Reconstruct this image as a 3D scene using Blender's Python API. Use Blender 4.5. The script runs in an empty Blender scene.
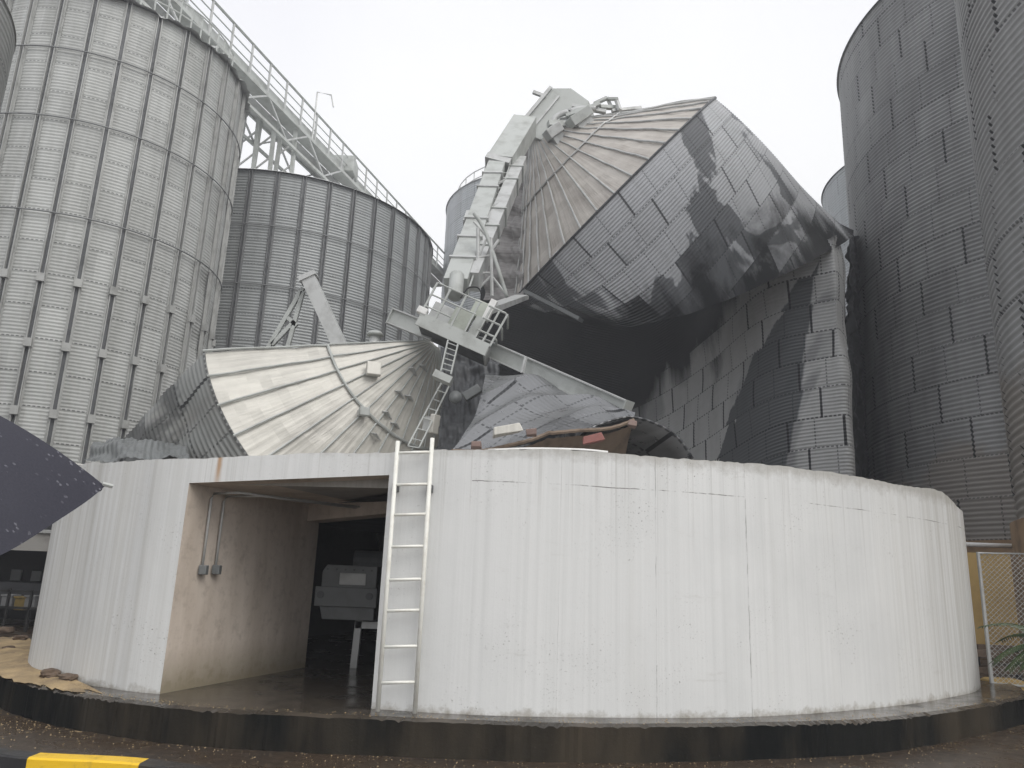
import bpy, math, random
import numpy as np
from math import radians as RAD, pi, sin, cos
SC = bpy.context.scene
COL = SC.collection
random.seed(7)
RNG = np.random.default_rng(11)

# ------------------------------------------------------------------ camera
FPX, PITCH, ROLL = 769.0, RAD(14.0), RAD(2.25)
EYE = np.array([0.0, 0.0, 1.6])
FWD = np.array([0, cos(PITCH), sin(PITCH)])
_up0 = np.array([0, -sin(PITCH), cos(PITCH)])
RIGHT = cos(ROLL) * np.array([1.0, 0, 0]) + sin(ROLL) * _up0
UP = -sin(ROLL) * np.array([1.0, 0, 0]) + cos(ROLL) * _up0
cam = bpy.data.cameras.new('camera')
cam.sensor_width = 36.0
cam.lens = FPX / 1024 * 36
cam.clip_start, cam.clip_end = 0.05, 2000
camo = bpy.data.objects.new('camera', cam)
COL.objects.link(camo)
from mathutils import Matrix, Vector
camo.matrix_world = Matrix(((RIGHT[0], UP[0], -FWD[0], EYE[0]), (RIGHT[1], UP[1], -FWD[1], EYE[1]),
                            (RIGHT[2], UP[2], -FWD[2], EYE[2]), (0, 0, 0, 1)))
SC.camera = camo

# ------------------------------------------------------------------ sky, sun, exposure
SUN_EL, SUN_ROT = RAD(46), RAD(140)      # soft sun behind the cloud, behind and right of the camera
w = bpy.data.worlds.new('World')
SC.world = w
w.use_nodes = True
nt = w.node_tree
nt.nodes.clear()
sky = nt.nodes.new('ShaderNodeTexSky')
sky.sky_type = 'NISHITA'
sky.sun_disc = False
sky.sun_elevation, sky.sun_rotation = SUN_EL, SUN_ROT
sky.air_density, sky.dust_density = 1.0, 4.0
hs = nt.nodes.new('ShaderNodeHueSaturation')
hs.inputs['Saturation'].default_value = 0.25
nt.links.new(sky.outputs[0], hs.inputs['Color'])
bg1 = nt.nodes.new('ShaderNodeBackground')
bg1.inputs[1].default_value = 0.05
nt.links.new(hs.outputs[0], bg1.inputs[0])
bg2 = nt.nodes.new('ShaderNodeBackground')           # closed cloud deck
_tc = nt.nodes.new('ShaderNodeTexCoord'); _nz = nt.nodes.new('ShaderNodeTexNoise')
_nz.inputs['Scale'].default_value = 1.3; _nz.inputs['Detail'].default_value = 5; _nz.inputs['Roughness'].default_value = .5
nt.links.new(_tc.outputs['Generated'], _nz.inputs['Vector'])
_cr = nt.nodes.new('ShaderNodeValToRGB')
_cr.color_ramp.elements[0].position, _cr.color_ramp.elements[0].color = .38, (.90, .90, .945, 1)
_cr.color_ramp.elements[1].position, _cr.color_ramp.elements[1].color = .62, (1.0, 1.0, 1.0, 1)
nt.links.new(_nz.outputs[0], _cr.inputs[0]); nt.links.new(_cr.outputs[0], bg2.inputs[0])
bg2.inputs[1].default_value = 0.99
ad = nt.nodes.new('ShaderNodeAddShader')
nt.links.new(bg1.outputs[0], ad.inputs[0])
nt.links.new(bg2.outputs[0], ad.inputs[1])
wo = nt.nodes.new('ShaderNodeOutputWorld')
nt.links.new(ad.outputs[0], wo.inputs[0])
sun = bpy.data.lights.new('sun', 'SUN')
sun.energy, sun.angle, sun.color = 1.5, RAD(40), (1.0, 0.97, 0.93)
suno = bpy.data.objects.new('sun', sun)
COL.objects.link(suno)
_sd = Vector((sin(SUN_ROT) * cos(SUN_EL), cos(SUN_ROT) * cos(SUN_EL), sin(SUN_EL)))
suno.rotation_euler = _sd.to_track_quat('Z', 'Y').to_euler()
SC.view_settings.view_transform = 'Standard'
SC.view_settings.look = 'None'
SC.view_settings.exposure = 0.0
SC.view_settings.gamma = 1.0
HAZE = 0.0026

# ------------------------------------------------------------------ helpers
def ray(x, y):
    return FWD + RIGHT * (x - 512) / FPX - UP * (y - 384) / FPX
def at(x, y, Y):                       # the point on a sight line at depth Y (used to measure positions from the photo)
    d = ray(x, y)
    return EYE + d * (Y / d[1])
def onz(x, y, z):
    d = ray(x, y)
    return EYE + d * ((z - EYE[2]) / d[2])
def z_over(X, Y, ypx):                 # height of a vertical line at X, Y where it meets image row ypx
    lo, hi = 0.0, 40.0
    for _ in range(40):
        m = (lo + hi) / 2
        q = np.array([X, Y, m]) - EYE
        yy = 384 - FPX * (q @ UP) / (q @ FWD)
        if yy > ypx: lo = m
        else: hi = m
    return lo
def nrm(a):
    a = np.asarray(a, float)
    return a / (np.linalg.norm(a) + 1e-12)
def V(*a): return np.array(a, float)

class MB:
    def __init__(s):
        s.v, s.f, s.uv, s.mi, s.n = [], [], [], [], 0
    def add(s, verts, faces, uv=None, mi=0):
        verts = np.asarray(verts, float)
        k = s.n
        s.v.append(verts)
        s.uv.append(np.asarray(uv, float) if uv is not None else verts[:, [0, 2]] * 1.0)
        s.f += [tuple(i + k for i in f) for f in faces]
        s.mi += [mi] * len(faces)
        s.n += len(verts)
        return s
    def hexa(s, c8, mi=0):             # 8 corners: bottom 4, top 4
        return s.add(c8, [(3, 2, 1, 0), (4, 5, 6, 7), (0, 1, 5, 4), (1, 2, 6, 5), (2, 3, 7, 6), (3, 0, 4, 7)], mi=mi)
    def box(s, c, sx, sy, sz, M=None, mi=0):
        p = np.array([(-1, -1, -1), (1, -1, -1), (1, 1, -1), (-1, 1, -1), (-1, -1, 1), (1, -1, 1), (1, 1, 1), (-1, 1, 1)], float) * np.array([sx, sy, sz]) / 2
        if M is not None: p = p @ np.asarray(M).T
        return s.hexa(p + np.asarray(c, float), mi)
    def beam(s, a, b, wd, ht, side=None, mi=0):   # rectangular bar from a to b
        a, b = np.asarray(a, float), np.asarray(b, float)
        d = nrm(b - a)
        if side is None:
            side = np.cross(d, V(0, 0, 1))
            if np.linalg.norm(side) < 1e-3: side = V(1, 0, 0)
        u = nrm(np.asarray(side, float) - d * (np.asarray(side, float) @ d))
        t = np.cross(u, d)
        o = [(-1, -1), (1, -1), (1, 1), (-1, 1)]
        return s.hexa([p + u * x * wd / 2 + t * y * ht / 2 for p in (a, b) for x, y in o], mi)
    def tube(s, pts, r, n=8, cap=True, mi=0):
        pts = [np.asarray(p, float) for p in pts]
        vs, k = [], len(pts)
        ref = None
        for i, p in enumerate(pts):
            d = nrm(pts[min(i + 1, k - 1)] - pts[max(i - 1, 0)])
            if ref is None or abs(ref @ d) > .95:
                ref = V(0, 0, 1) if abs(d[2]) < .9 else V(1, 0, 0)
            u = nrm(np.cross(d, ref)); t = np.cross(d, u)
            rr = r[i] if hasattr(r, '__len__') else r
            for j in range(n):
                a = 2 * pi * j / n
                vs.append(p + rr * (cos(a) * u + sin(a) * t))
        f = [(i * n + j, i * n + (j + 1) % n, (i + 1) * n + (j + 1) % n, (i + 1) * n + j) for i in range(k - 1) for j in range(n)]
        if cap: f += [tuple(range(n))[::-1], tuple(range((k - 1) * n, k * n))]
        return s.add(vs, f, mi=mi)
    def grid(s, P, uv=None, mi=0):     # P: (a, b, 3)
        a, b = P.shape[:2]
        i = np.arange(a * b).reshape(a, b)
        f = np.stack([i[:-1, :-1], i[:-1, 1:], i[1:, 1:], i[1:, :-1]], -1).reshape(-1, 4)
        return s.add(P.reshape(-1, 3), f.tolist(), None if uv is None else uv.reshape(-1, 2), mi)

ORIG = {}
def obj(name, mb, mats, parent=None, smooth=False, bevel=0.0):
    vs = np.concatenate(mb.v); uv = np.concatenate(mb.uv)
    org = ORIG[parent.name] if parent is not None else V(0, 0, 0)
    if parent is None:                 # a thing that is one mesh: origin at its base
        org = V((vs[:, 0].min() + vs[:, 0].max()) / 2, (vs[:, 1].min() + vs[:, 1].max()) / 2, vs[:, 2].min())
    me = bpy.data.meshes.new(name)
    me.from_pydata((vs - org).tolist(), [], mb.f)
    li = np.zeros(len(me.loops), np.int32)
    me.loops.foreach_get('vertex_index', li)
    lay = me.uv_layers.new(name='UVMap')
    lay.data.foreach_set('uv', uv[li].astype(np.float32).ravel())
    if not isinstance(mats, (list, tuple)): mats = [mats]
    for m in mats: me.materials.append(m)
    me.polygons.foreach_set('material_index', np.array(mb.mi, np.int32))
    if smooth: me.polygons.foreach_set('use_smooth', np.ones(len(me.polygons), bool))
    me.update()
    o = bpy.data.objects.new(name, me)
    COL.objects.link(o)
    if parent is not None: o.parent = parent
    else: o.location = org
    ORIG[o.name] = org
    if bevel:
        bv = o.modifiers.new('bevel', 'BEVEL'); bv.width = bevel; bv.segments = 2; bv.limit_method = 'ANGLE'
    return o
def tag(o, label, cat, group=None, kind=None):
    if label: o['label'] = label
    if cat: o['category'] = cat
    if group: o['group'] = group
    if kind: o['kind'] = kind
    return o
def thing(name, label, cat, loc, group=None):
    o = bpy.data.objects.new(name, None)
    COL.objects.link(o)
    o.empty_display_size = .3
    o.location = loc
    ORIG[o.name] = np.asarray(loc, float)
    return tag(o, label, cat, group)
def catmull(P, n, closed=False):
    P = [np.asarray(p, float) for p in P]
    k = len(P); out = []
    rng = range(k) if closed else range(k - 1)
    for i in rng:
        if closed: a, b, c, d = P[i - 1], P[i], P[(i + 1) % k], P[(i + 2) % k]
        else: a, b, c, d = P[max(i - 1, 0)], P[i], P[i + 1], P[min(i + 2, k - 1)]
        for j in range(n):
            t = j / n
            out.append(.5 * (2 * b + (c - a) * t + (2 * a - 5 * b + 4 * c - d) * t * t + (3 * b - a - 3 * c + d) * t ** 3))
    if not closed: out.append(P[-1])
    return np.array(out)
def bumps(U, Vv, seed, scale, n=4):    # smooth pseudo-random field, about -1..1
    r = np.random.default_rng(seed); z = 0
    for k in range(n):
        a = r.uniform(0, 2 * pi); f = (2 ** (k * .7)) / scale * 2 * pi
        z = z + np.sin(f * (U * cos(a) + Vv * sin(a)) + r.uniform(0, 6.3)) * np.cos(f * .7 * (U * -sin(a) + Vv * cos(a)) + r.uniform(0, 6.3)) / (1.4 ** k)
    return z / 1.8
def gridnorm(P):
    du = np.gradient(P, axis=0); dv = np.gradient(P, axis=1)
    n = np.cross(du, dv)
    return n / (np.linalg.norm(n, axis=2, keepdims=True) + 1e-9)
def resample(ctrl, na, nb):            # ctrl: rows of control points -> smooth grid
    rows = [catmull(r, 24) for r in ctrl]
    m = len(rows[0])
    ia = np.linspace(0, m - 1, nb)
    rows = [np.stack([np.interp(ia, np.arange(m), r[:, c]) for c in range(3)], 1) for r in rows]
    g = np.stack(rows)
    big = np.stack([catmull(g[:, j], 24) for j in range(nb)], 1)
    ia = np.linspace(0, big.shape[0] - 1, na)
    i0 = np.clip(np.floor(ia).astype(int), 0, big.shape[0] - 2); t = (ia - i0)[:, None, None]
    return big[i0] * (1 - t) + big[i0 + 1] * t
def uv_of(P):                          # arc-length uv of a grid, metres
    a = np.concatenate([np.zeros((1, P.shape[1])), np.cumsum(np.linalg.norm(np.diff(P, axis=0), axis=2), 0)], 0)
    b = np.concatenate([np.zeros((P.shape[0], 1)), np.cumsum(np.linalg.norm(np.diff(P, axis=1), axis=2), 1)], 1)
    a = np.broadcast_to(a.mean(1, keepdims=True), a.shape); b = np.broadcast_to(b.mean(0, keepdims=True), b.shape)
    return np.stack([b, a], -1)

# ------------------------------------------------------------------ materials
class NT:
    def __init__(s, name):
        s.m = bpy.data.materials.new(name); s.m.use_nodes = True
        s.t = s.m.node_tree; s.t.nodes.clear()
        s.out = s.t.nodes.new('ShaderNodeOutputMaterial')
        s.b = s.t.nodes.new('ShaderNodeBsdfPrincipled')
        s.t.links.new(s.b.outputs[0], s.out.inputs[0])
    def set(s, sock, val):
        if hasattr(val, 'is_output') or isinstance(val, bpy.types.NodeSocket): s.t.links.new(val, sock)
        else: sock.default_value = val
    def n(s, typ, **k):
        nd = s.t.nodes.new(typ)
        for a, b in k.items(): setattr(nd, a, b)
        return nd
    def math(s, op, a, b=0.0, c=None):
        nd = s.n('ShaderNodeMath', operation=op)
        s.set(nd.inputs[0], a); s.set(nd.inputs[1], b)
        if c is not None: s.set(nd.inputs[2], c)
        return nd.outputs[0]
    def mix(s, fac, a, b):
        nd = s.n('ShaderNodeMix', data_type='RGBA')
        s.set(nd.inputs[0], fac); s.set(nd.inputs[6], a); s.set(nd.inputs[7], b)
        return nd.outputs[2]
    def uv(s): return s.n('ShaderNodeTexCoord').outputs['UV']
    def ob(s): return s.n('ShaderNodeTexCoord').outputs['Object']
    def gen(s): return s.n('ShaderNodeNewGeometry').outputs['Position']
    def scale(s, vec, x, y, z=1.0, off=(0, 0, 0)):
        nd = s.n('ShaderNodeMapping'); s.set(nd.inputs[0], vec)
        nd.inputs['Scale'].default_value = (x, y, z); nd.inputs['Location'].default_value = off
        return nd.outputs[0]
    def noise(s, vec, scale, detail=4, rough=.55, dist=0.0):
        nd = s.n('ShaderNodeTexNoise'); s.set(nd.inputs['Vector'], vec)
        nd.inputs['Scale'].default_value = scale; nd.inputs['Detail'].default_value = detail
        nd.inputs['Roughness'].default_value = rough; nd.inputs['Distortion'].default_value = dist
        return nd.outputs[0]
    def ramp(s, fac, a, b, lo=0.0, hi=1.0):
        nd = s.n('ShaderNodeMapRange'); s.set(nd.inputs[0], fac)
        nd.inputs[1].default_value = a; nd.inputs[2].default_value = b
        nd.inputs[3].default_value = lo; nd.inputs[4].default_value = hi
        return nd.outputs[0]
    def sep(s, vec):
        nd = s.n('ShaderNodeSeparateXYZ'); s.set(nd.inputs[0], vec); return nd.outputs
    def bump(s, h, strength=.3, dist=.02):
        nd = s.n('ShaderNodeBump'); s.set(nd.inputs['Height'], h)
        nd.inputs['Strength'].default_value = strength; nd.inputs['Distance'].default_value = dist
        s.t.links.new(nd.outputs[0], s.b.inputs['Normal'])
    def fin(s, col, rough=.6, metal=0.0, spec=.5):
        s.set(s.b.inputs['Base Color'], col); s.set(s.b.inputs['Roughness'], rough)
        s.set(s.b.inputs['Metallic'], metal); s.b.inputs['Specular IOR Level'].default_value = spec
        return s.m
def C4(c): return (c[0], c[1], c[2], 1.0)

def sheet_mat(name, base, sh=1.33, sw=2.6, tint=.25, seam=.8, bolts=.7, soot=0.0, sootcol=(.018, .02, .022), sootscale=.12,
              sootlo=.45, sootw=.06, rough=.5, metal=.35, rust=0.0, streak=.3, seamw=.08, shade_soot=None, nthin=3.0, spec=.3, cellj=.16, band=None, foot=None):
    k = NT(name)
    uv = k.uv(); u, v = k.sep(uv)[0], k.sep(uv)[1]
    row = k.math('FLOOR', k.math('DIVIDE', v, sh))
    us = k.math('ADD', k.math('DIVIDE', u, sw), k.math('MULTIPLY', row, .37))
    cell = k.math('FLOOR', us)
    cv = k.n('ShaderNodeCombineXYZ'); k.set(cv.inputs[0], cell); k.set(cv.inputs[1], row)
    wn = k.n('ShaderNodeTexWhiteNoise', noise_dimensions='3D'); k.set(wn.inputs['Vector'], cv.outputs[0])
    r = wn.outputs['Value']
    col = k.mix(k.math('MULTIPLY', r, tint), C4(base), C4([c * .45 for c in base]))
    st = k.noise(k.scale(uv, 1.6, .12), 1.0, 5, .6)
    col = k.mix(k.ramp(st, .42, .72, 0, streak), col, C4([base[0] * .42, base[1] * .41, base[2] * .38]))
    gr = k.noise(k.scale(uv, 1, 1), 3.0, 6, .7)
    col = k.mix(k.ramp(gr, .35, .75, 0, .25), col, C4([min(1, c * 1.5) for c in base]))
    if rust:
        rn = k.noise(k.scale(uv, .9, .35, 1, (3, 7, 0)), 1.0, 5, .65)
        col = k.mix(k.ramp(rn, .5, .75, 0, rust), col, (.22, .15, .10, 1))
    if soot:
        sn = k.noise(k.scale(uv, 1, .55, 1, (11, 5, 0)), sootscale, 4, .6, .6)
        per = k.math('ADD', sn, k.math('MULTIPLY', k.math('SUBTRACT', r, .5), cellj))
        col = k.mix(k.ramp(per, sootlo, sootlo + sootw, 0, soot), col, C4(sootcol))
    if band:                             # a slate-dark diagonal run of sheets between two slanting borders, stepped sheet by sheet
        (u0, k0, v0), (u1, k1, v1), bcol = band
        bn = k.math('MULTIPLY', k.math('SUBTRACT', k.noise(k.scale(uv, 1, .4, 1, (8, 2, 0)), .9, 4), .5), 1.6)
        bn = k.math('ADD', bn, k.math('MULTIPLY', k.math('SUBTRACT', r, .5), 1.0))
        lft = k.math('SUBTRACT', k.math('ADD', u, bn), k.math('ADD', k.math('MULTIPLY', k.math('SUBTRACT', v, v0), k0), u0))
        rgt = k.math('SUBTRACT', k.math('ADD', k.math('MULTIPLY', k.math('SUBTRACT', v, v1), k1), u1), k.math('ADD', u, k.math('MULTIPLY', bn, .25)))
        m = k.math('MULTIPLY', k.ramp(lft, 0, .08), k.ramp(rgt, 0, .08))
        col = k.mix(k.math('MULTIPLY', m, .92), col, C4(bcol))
    if foot:
        fn_ = k.math('MULTIPLY', k.math('SUBTRACT', k.noise(k.scale(uv, 1, .8, 1, (1, 4, 0)), .45, 5, .6), .5), 7.0)
        m = k.ramp(k.math('ADD', v, fn_), foot[0], foot[0] - .8)
        col = k.mix(k.math('MULTIPLY', m, .8), col, C4(foot[1]))
    if shade_soot:                             # overhang shade and soot painted black, ragged border in sheet metres: au*u + av*v > c
        au, av, c0, wd = shade_soot
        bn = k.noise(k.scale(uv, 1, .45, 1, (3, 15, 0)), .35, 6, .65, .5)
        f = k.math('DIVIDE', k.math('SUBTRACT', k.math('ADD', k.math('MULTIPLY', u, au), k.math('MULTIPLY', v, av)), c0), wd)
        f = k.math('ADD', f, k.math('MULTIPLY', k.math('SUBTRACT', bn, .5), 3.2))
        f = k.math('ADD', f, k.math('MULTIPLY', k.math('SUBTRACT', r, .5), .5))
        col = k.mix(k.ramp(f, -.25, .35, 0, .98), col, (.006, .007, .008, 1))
    fu = k.math('FRACT', us)
    seamm = k.math('MULTIPLY', k.math('LESS_THAN', fu, seamw / sw), k.math('GREATER_THAN', r, .25))
    fu2 = k.math('FRACT', k.math('MULTIPLY', us, nthin))
    thin = k.math('MULTIPLY', k.math('LESS_THAN', fu2, .05 * nthin / sw), k.math('LESS_THAN', k.math('FRACT', k.math('DIVIDE', v, .12)), .6))
    col = k.mix(k.math('MULTIPLY', seamm, seam), col, (.015, .016, .018, 1))
    col = k.mix(k.math('MULTIPLY', thin, seam * .7), col, (.02, .022, .024, 1))
    fv = k.math('FRACT', k.math('DIVIDE', v, sh))
    bm = k.math('MULTIPLY', k.math('LESS_THAN', fv, .05 / sh), k.math('LESS_THAN', k.math('FRACT', k.math('DIVIDE', u, .15)), .6))
    col = k.mix(k.math('MULTIPLY', bm, bolts), col, (.02, .021, .023, 1))
    k.bump(gr, .08, .02)
    return k.fin(col, k.ramp(gr, .3, .7, rough - .08, rough + .14), metal, spec)

def roof_mat(name, base, dirt, amt=.6, rough=.45, lo=.42, hi=.7):
    k = NT(name); uv = k.uv()
    a = k.noise(k.scale(uv, 11.0, .30), 1.0, 6, .65)
    b = k.noise(k.scale(uv, .8, .5, 1, (4, 9, 0)), 1.0, 4, .6)
    f = k.math('MULTIPLY', k.ramp(a, .35, .7), k.ramp(b, lo, hi))
    col = k.mix(k.math('MULTIPLY', f, amt), C4(base), C4(dirt))
    c = k.noise(uv, 5.0, 6, .7)
    col = k.mix(k.ramp(c, .5, .8, 0, .25), col, C4([q * .55 for q in base]))
    k.bump(c, .06, .02)
    return k.fin(col, rough, .1)

def paint_mat(name, base, dirt=(.12, .11, .09), amt=.35, rough=.5, scale=3.0, metal=0.0):
    k = NT(name); p = k.gen()
    a = k.noise(p, scale, 6, .65)
    col = k.mix(k.ramp(a, .48, .75, 0, amt), C4(base), C4(dirt))
    k.bump(k.noise(p, scale * 9, 4), .08, .01)
    return k.fin(col, k.ramp(a, .3, .7, rough - .1, rough + .15), metal)

M = {}
M['galvA'] = sheet_mat('galvanised_pale', (.45, .46, .445), sh=1.2, sw=1.13, tint=.35, seam=.0, bolts=.7, streak=.5, metal=.05, rough=.68)
M['galvB'] = sheet_mat('galvanised_grey', (.33, .345, .345), sh=1.33, sw=1.45, tint=.2, seam=0, bolts=.5, streak=.35, metal=.2)
M['galvF'] = sheet_mat('galvanised_far', (.42, .44, .45), sh=1.33, sw=2.6, tint=.2, seam=.4, bolts=.5)
M['galvG'] = sheet_mat('galvanised_dark', (.36, .365, .365), sh=1.36, sw=3.0, tint=.12, seam=.9, bolts=.6, streak=.4, soot=.6, sootscale=.08, sootlo=.46, sootw=.22, metal=.1, rough=.6, cellj=.03, nthin=2.0, foot=(3.2, (.30, .275, .245)))
M['galvC'] = sheet_mat('galvanised_torn', (.40, .41, .42), sh=1.15, sw=2.3, tint=.14, seam=.8, bolts=.65, streak=.25, soot=.8, sootcol=(.06, .065, .07), sootscale=.30, sootlo=.53, sootw=.02, metal=.1, rough=.5, cellj=.05, shade_soot=(.36, 1.0, 8.4, 2.8), nthin=2.0, spec=.25)
M['galvD'] = sheet_mat('galvanised_soot_shade', (.46, .465, .46), sh=1.05, sw=1.9, tint=.16, seam=.95, bolts=.8, streak=.3, soot=.5, sootcol=(.12, .125, .13), sootscale=.13, sootlo=.56, sootw=.03, cellj=.08, band=((13.0, .857, 7.2), (16.7, .2, 5.7), (.075, .082, .088)), metal=.05, rough=.6, shade_soot=(-.2, 1.0, 9.9, 2.2), nthin=2.0, spec=.2)
M['galvE'] = sheet_mat('galvanised_fallen', (.36, .37, .36), sh=1.2, sw=2.2, tint=.35, seam=.85, bolts=.6, soot=.55, sootscale=.35, sootlo=.55, sootw=.04, rust=.2, metal=.25)
M['galvX'] = sheet_mat('galvanised_crumpled', (.23, .235, .24), sh=.95, sw=1.6, tint=.2, seam=.9, bolts=.75, soot=.75, sootscale=.5, sootlo=.5, sootw=.2, metal=.7, rough=.3, streak=.15)
M['steel'] = paint_mat('galvanised_steel', (.50, .51, .50), (.16, .16, .15), .5, .5, 2.0, .2)
M['steel_pale'] = paint_mat('pale_steel', (.44, .46, .44), (.16, .16, .14), .55, .55, 1.6, .05)
M['stiff_dark'] = paint_mat('stiffener_dark', (.17, .175, .175), (.08, .08, .08), .5, .55, 2.0, .1)
M['stiff_mid'] = paint_mat('stiffener_grey', (.38, .385, .37), (.12, .12, .11), .6, .55, 1.4, .1)
M['ring'] = paint_mat('ring_steel', (.20, .205, .205), (.08, .08, .08), .5, .5, 2.0, .1)
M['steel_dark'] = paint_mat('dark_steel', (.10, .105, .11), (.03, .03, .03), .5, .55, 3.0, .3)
M['roofE'] = roof_mat('cream_roof', (.60, .585, .53), (.20, .19, .175), .8)
M['roofC'] = roof_mat('weathered_roof', (.52, .49, .445), (.20, .165, .145), .9, .5, .40, .66)
M['roofT'] = roof_mat('torn_roof', (.30, .29, .28), (.12, .105, .10), .9, .55, .3, .6)
M['green_grey'] = paint_mat('green_grey_paint', (.46, .49, .43), (.2, .2, .16), .4, .5, 5)
M['white_paint'] = paint_mat('white_paint', (.78, .78, .76), (.35, .33, .28), .35, .5, 4)
M['rung'] = paint_mat('ladder_paint', (.80, .80, .74), (.35, .28, .18), .4, .5, 6)
M['brown'] = paint_mat('rusty_brown', (.20, .15, .11), (.06, .045, .035), .7, .8, 3)
M['brick'] = paint_mat('broken_brick', (.24, .17, .15), (.35, .32, .28), .5, .9, 8)
M['red'] = paint_mat('red_plastic', (.24, .085, .07), (.1, .05, .04), .5, .5, 6)
M['machine'] = paint_mat('grey_machine', (.15, .16, .16), (.10, .10, .10), .5, .45, 6)
M['black'] = paint_mat('black_paint', (.02, .021, .022), (.06, .055, .05), .5, .6, 4)
M['yellow_box'] = paint_mat('yellow_wall', (.52, .37, .15), (.30, .21, .10), .5, .8, 2.5)
M['conc_brown'] = paint_mat('brown_concrete', (.30, .20, .11), (.10, .065, .04), .8, .85, 1.5)
M['conc_grey'] = paint_mat('grey_concrete', (.36, .35, .33), (.14, .13, .12), .7, .85, 1.0)
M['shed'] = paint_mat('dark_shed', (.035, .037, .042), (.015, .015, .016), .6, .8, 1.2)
M['kernel'] = paint_mat('grain_kernel', (.36, .27, .15), (.12, .09, .06), .7, .8, 30)
M['pane'] = paint_mat('pale_pane', (.42, .44, .45), (.2, .2, .2), .3, .3, 4)
M['pane_dull'] = paint_mat('dull_crate', (.20, .205, .21), (.06, .06, .06), .6, .6, 8)
M['yellow_box_dull'] = paint_mat('dull_yellow_crate', (.22, .16, .05), (.07, .05, .03), .6, .6, 8)
M['debris'] = paint_mat('brown_debris', (.12, .085, .06), (.05, .04, .03), .7, .9, 14)

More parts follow.
